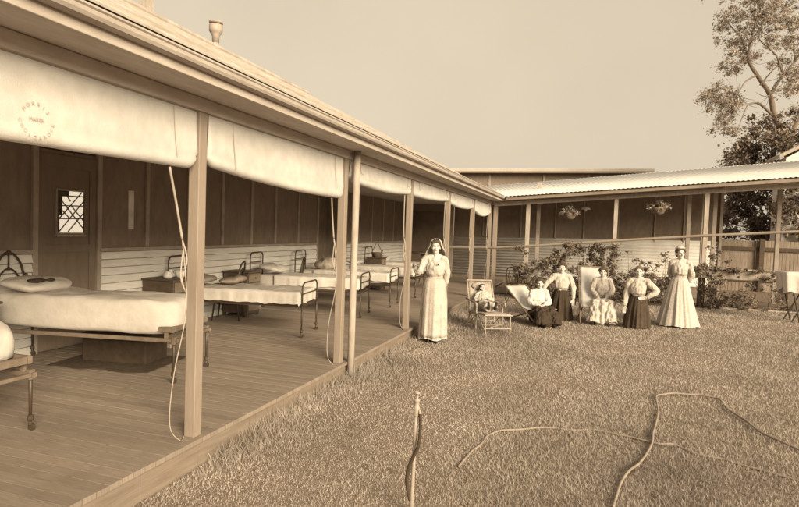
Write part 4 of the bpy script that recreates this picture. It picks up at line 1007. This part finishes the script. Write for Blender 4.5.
# --- kneeling pair
def kneel(label, loc, rz, arms, top, sk, sm, tm, yaw=0, hairm=hair_m, puff=1.1, wide=.25, seed=0, curl=(.5, .5), hn=None, bun=True, s=1.0, lean=0):
    t = person(label, loc, rz)
    J = dict(pel=(0, .06, .50), waist=(0, .05, .64), chest=(0, .035-lean, .82), neck=(0, .05-lean, .985), head=(0, .03-lean, 1.125),
             hipl=(-.09, .06, .50), knl=(-.12, -.02, .09), anl=(-.10, .40, .07), tol=(-.10, .52, .04), hipr=(.09, .06, .50), knr=(.12, -.02, .09), anr=(.10, .40, .07), tor=(.10, .52, .04))
    J.update(arms); P, R = body(t, J, yaw=yaw, curl=curl, hn=hn)
    hair(t, P, R, m=hairm, puff=puff, bun=bun)
    blouse(t, J, tm, puff=1.12, front=.035)
    skirt(t, [(0, .05, .66, .122, .108), (0, .06, .58, .165, .15), (0, .08, .42, .20, .20), (0, .12, .2, wide*.92, .28), (0, .14, .015, wide, .34)], sm, folds=8, depth=.07, seed=seed)
    belt(t, (0, .05, .655), .130, .116)
    t.scale = (s, s, s)
    return t
L_ = lawn_at(560, 320)
kneel('woman kneeling upright in high-necked white blouse and dark skirt between the deckchairs', L_, face_cam(L_)+.12,
      dict(shl=(-.155, .04, .95), ell=(-.30, .0, .80), wrl=(-.40, -.08, .66), hdl=(-.6, -.6, -.5), shr=(.155, .04, .95), elr=(.25, .06, .72), wrr=(.25, -.02, .47), hdr=(.05, -.1, -1)),
      None, None, skirt_m, white_m, yaw=-.1, seed=3, wide=.27, s=.96)
L_ = lawn_at(636, 328)
kneel('short-haired woman kneeling with hand on hip, pale blouse and dark skirt', L_, face_cam(L_)-.1,
      dict(shl=(-.165, .04, .94), ell=(-.215, .02, .68), wrl=(-.23, -.03, .43), hdl=(-.02, -.1, -1), shr=(.165, .04, .94), elr=(.35, .03, .76), wrr=(.165, -.05, .63), hdr=(-.9, -.1, -.2)),
      None, None, skirt2_m, white_m, yaw=.1, puff=.92, seed=6, wide=.26, bun=False, hairm=ghair_m, s=.96)

# --- deckchairs
def deckchair(label, loc, rz, back=(.62, .98), sc=1):
    """faces local -Y; canvas slung from the back's top bar to the front bar"""
    t = thing('deckchair', label, 'deckchair', loc, rz, 'canvas deckchairs on the lawn'); w = .30
    by, bz = back; fr_ = (-.62, .0)
    for s in (-1, 1):
        obj('long_rail', T([(s*w, by, bz), (s*w, fr_[0], .02)], .017, seg=6, sub=1), wood_m, t)
        obj('rear_rail', T([(s*(w-.04), -.55, .34), (s*(w-.04), by*.9, .02)], .015, seg=6, sub=1), wood_m, t)
        obj('back_strut', T([(s*(w+.03), by*.62, bz*.68), (s*(w+.03), by*.95, .25)], .011, seg=6, sub=1), wood_m, t)
    obj('top_bar', T([(-w-.02, by, bz), (w+.02, by, bz)], .016, seg=8, sub=1), wood_m, t)
    obj('front_bar', T([(-w+.02, -.55, .34), (w-.02, -.55, .34)], .014, seg=8, sub=1), wood_m, t)
    bm = bmesh.new(); N = 22; rows = []
    for i in range(N+1):
        f = i/N; y = by + (-.55-by)*f; z = bz + (.34-bz)*f; sag = .16*math.sin(PI*f**1.15); y += sag*.05; z -= sag
        rows.append([bm.verts.new((x*.27, y + .006*math.sin(x*9+i), z + .02*x*x*0 + .008*noise.noise(V(x*2, i*.4, 3)))) for x in [-1+2*k/10 for k in range(11)]])
    for a, b_ in zip(rows, rows[1:]):
        for k in range(10): bm.faces.new((a[k], a[k+1], b_[k+1], b_[k]))
    solid(bm, .004); obj('sling', bm, canvas_m, t, smooth=True)
    t.scale = (sc,)*3
    return t
def seated(label, loc, rz, top_m, sk_m, seatz=.34, head=(0, .02, 1.16), yaw=0, hairm=hair_m, puff=1.15, spread=.12, kneez=.44, kney=-.36, foot=-.52, arms=None, s=1.0, seed=0, beltm=belt_m, lat=0, hn=None, pitch=0):
    t = person(label, loc, rz); hx, hy, hz = head; py = .16
    pel = V(0, py, seatz); nk = V(hx*.9, hy+.03, hz-.145); wst = pel.lerp(nk, .24); chst = pel.lerp(nk, .62)
    up = (nk-pel).normalized()
    J = dict(pel=pel, waist=wst, chest=chst, neck=nk, head=V(hx, hy, hz), shl=nk+V(-.155, .0, -.04), shr=nk+V(.155, 0, -.04),
             hipl=(-.09, py, seatz), knl=(-spread+lat, kney, kneez), anl=(-spread*.9+lat*1.4, foot, .08), tol=(-spread*.9+lat*1.5, foot-.14, .035),
             hipr=(.09, py, seatz), knr=(spread+lat, kney, kneez), anr=(spread*.9+lat*1.4, foot+.02, .08), tor=(spread*.9+lat*1.5, foot-.12, .035))
    J.update(arms or dict(ell=nk+V(-.23, -.04, -.27), wrl=V(-.07, -.14, kneez+.11), hdl=(.8, -.6, -.2), elr=nk+V(.23, -.04, -.27), wrr=V(.07, -.15, kneez+.12), hdr=(-.8, -.6, -.2)))
    P, R = body(t, J, yaw=yaw, pitch=pitch, hn=hn or {'l': (0, 0, -1), 'r': (0, 0, -1)})
    hair(t, P, R, m=hairm, puff=puff)
    blouse(t, J, top_m, puff=1.12, front=.03)
    bm = bmesh.new()
    for q in (-1, 1):
        K = V(q*spread+lat, kney, kneez); tube(bm, [pel+V(q*.05, 0, 0), K+V(0, .02, 0)], [.145, .115], seg=14, sub=1, round_ends=True)
        tube(bm, [K, V(q*spread*1.15+lat*1.3, foot*.9, .22), V(q*spread*1.3+lat*1.4, foot-.02, .055)], [.112, .135, .15], seg=14, sub=4, round_ends=False)
    tube(bm, [wst-up*.0, pel], [.118, .15], seg=16, sub=1); tube(bm, [V(lat*.5, 0, seatz+.01), V(lat, kney, kneez-.02), V(lat*1.4, foot*.85, .10)], [.12, .12, .16], seg=12, sub=3, round_ends=True)
    tube(bm, [pel+V(0, .02, -.06), V(lat, kney*.4, .15), V(lat, kney, .12)], [.15, .15, .14], seg=12, sub=2, round_ends=True)
    remesh(bm, 'skirt', sk_m, t, .014, 5, wrinkle=.045, wfreq=12, wz=.35)
    b_ = belt(t, (wst.x, wst.y, wst.z+.0), .128, .112, beltm, .016)
    t.scale = (s, s, s); return t
# left woman low in her deckchair
p = lawn_at(537, 326)
c0 = lawn_at(519, 322)
deckchair('deckchair tilted far back, behind the leftmost seated woman in dark skirt', p + V(-.20, .44, 0), .80, back=(.50, .76), sc=.92)
seated('leftmost seated woman, pale blouse and dark skirt, low in the tilted deckchair', p + V(.0, .28, .0), .42, mat('pale_blouse', .66, .52, scale=10, rough=.9, bump=.3), skirt_m, seatz=.20, head=(0, .0, .91), kneez=.34, kney=-.34, foot=-.50, lat=.03, yaw=-.25, seed=2, s=.88)
p = lawn_at(598, 325)
deckchair('upright deckchair with tall pale canvas, behind the woman in white dress', p + V(-.10, .60, 0), .10, back=(.40, 1.10))
seated('seated woman in long printed white dress, hands in lap, in the upright deckchair', p + V(.06, .42, 0), .02, print_m, print_m, seatz=.40, head=(0, .10, 1.17), kneez=.46, yaw=-.05, spread=.15, foot=-.50, seed=5, beltm=mat('grey_sash', .3, .2, rough=.9), s=.87)

# --- bamboo lounge with child
p = lawn_at(488, 331)
t = thing('bamboo_lounge', 'bamboo reclining lounge with armrests and leg rest at the left of the group', 'lounge chair', p + V(-.13, .42, 0), .45)
t.scale = (.86,)*3
w = .29
bm = bmesh.new()
def seg_(name, pts, r=.016, par=None, m=bamboo_m): return obj(name, T(pts, r, seg=8, sub=1), m, par or t, smooth=False)
for s in (-1, 1):
    seg_('leg', [(s*w, -.30, 0), (s*w, -.30, .56)]); seg_('leg', [(s*w, .30, 0), (s*w, .26, .56)])
    seg_('arm_rest', [(s*(w+.03), .50, .58), (s*(w+.03), -.36, .57), (s*(w+.03), -.42, .50)], .02)
    seg_('side_rail', [(s*w, .32, .30), (s*w, -.34, .36)])
    seg_('back_rail', [(s*w, .22, .30), (s*w, .62, .98)], .018)
    seg_('rest_rail', [(s*(w-.03), -.32, .35), (s*(w-.03), -.98, .40)], .016)
    seg_('rest_leg', [(s*(w-.03), -.92, .40), (s*(w-.03), -.92, 0)])
    seg_('brace', [(s*w, -.28, .04), (s*w, .28, .30)], .010); seg_('brace', [(s*w, .28, .04), (s*w, -.28, .32)], .010)
    seg_('rest_brace', [(s*(w-.03), -.90, .05), (s*(w-.03), -.32, .33)], .010)
for a, b_ in (((.62, .98), .018), ((.52, .80), .012), ((-.34, .36), .016), ((-.98, .40), .016), ((.30, .10), .012), ((-.30, .10), .012), ((-.92, .12), .012)):
    seg_('cross_bar', [(-w, a[0], a[1]), (w, a[0], a[1])], b_)
seg_('brace', [(-w, -.92, .10), (w, -.32, .12)], .010); seg_('brace', [(w, -.92, .10), (-w, -.32, .12)], .010)
bm = bmesh.new(); rows = []
path = [(.60, .95), (.48, .74), (.34, .50), (.24, .34), (.0, .33), (-.3, .36), (-.6, .385), (-.96, .405)]
for y, z in path: rows.append([bm.verts.new((x, y, z+.004*math.sin(x*30))) for x in [-.26+.52*k/12 for k in range(13)]])
for a, b_ in zip(rows, rows[1:]):
    for k in range(12): bm.faces.new((a[k], a[k+1], b_[k+1], b_[k]))
solid(bm, .012); obj('woven_seat', bm, mat('woven_cane', .5, .3, scale=60, rough=.8, bump=.4), t, smooth=True)
lounge = t
bm = bmesh.new(); ell(bm, (0, 0, 0), (.20, .045, .10)); o = remesh(bm, 'head_cloth', pillow_m, lounge, .012, 2, wrinkle=.012, wfreq=14, wz=1, mats=[mat('ticking', .42, .3, scale=30, rough=.9)])
o.location = (0, .50, .86); o.rotation_euler = (-.52, 0, 0)
t = person('small child in white lying back on the bamboo lounge, dark boots forward', p + V(-.13, .42, 0), .45)
t.scale = (.9,)*3
s = .68
J = dict(pel=(0, .10, .44), waist=(0, .17, .52), chest=(0, .25, .61), neck=(0, .31, .70), head=(.0, .31, .80), front=(0, -.8, .6),
         shl=(-.105, .29, .67), ell=(-.19, .16, .55), wrl=(-.08, .06, .60), hdl=(.6, -.5, .2), shr=(.105, .29, .67), elr=(.19, .16, .55), wrr=(.08, .06, .60), hdr=(-.6, -.5, .2),
         hipl=(-.06, .10, .43), knl=(-.08, -.17, .47), anl=(-.07, -.45, .46), tol=(-.08, -.47, .57), hipr=(.06, .10, .43), knr=(.08, -.17, .47), anr=(.07, -.45, .46), tor=(.08, -.47, .57))
P, R = body(t, J, s=s, yaw=.15, pitch=-.25, hn={'l': (0, 0, -1), 'r': (0, 0, -1)})
hair(t, P, R, s=s, puff=1.0, bun=False)
blouse(t, J, white_m, s=s*1.05, puff=1.1, front=.02, name='gown')
bm = bmesh.new(); tube(bm, [(0, .17, .52), (0, .06, .45), (0, -.14, .46), (0, -.34, .465)], [.10, .125, .135, .13], seg=16, sub=4, round_ends=False, squash=(1.15, .75)); remesh(bm, 'skirt', white_m, t, .012, 3, wrinkle=.02, wfreq=10, wz=1)
print('polys', sum(len(o.data.polygons) for o in S.objects if o.type == 'MESH'))
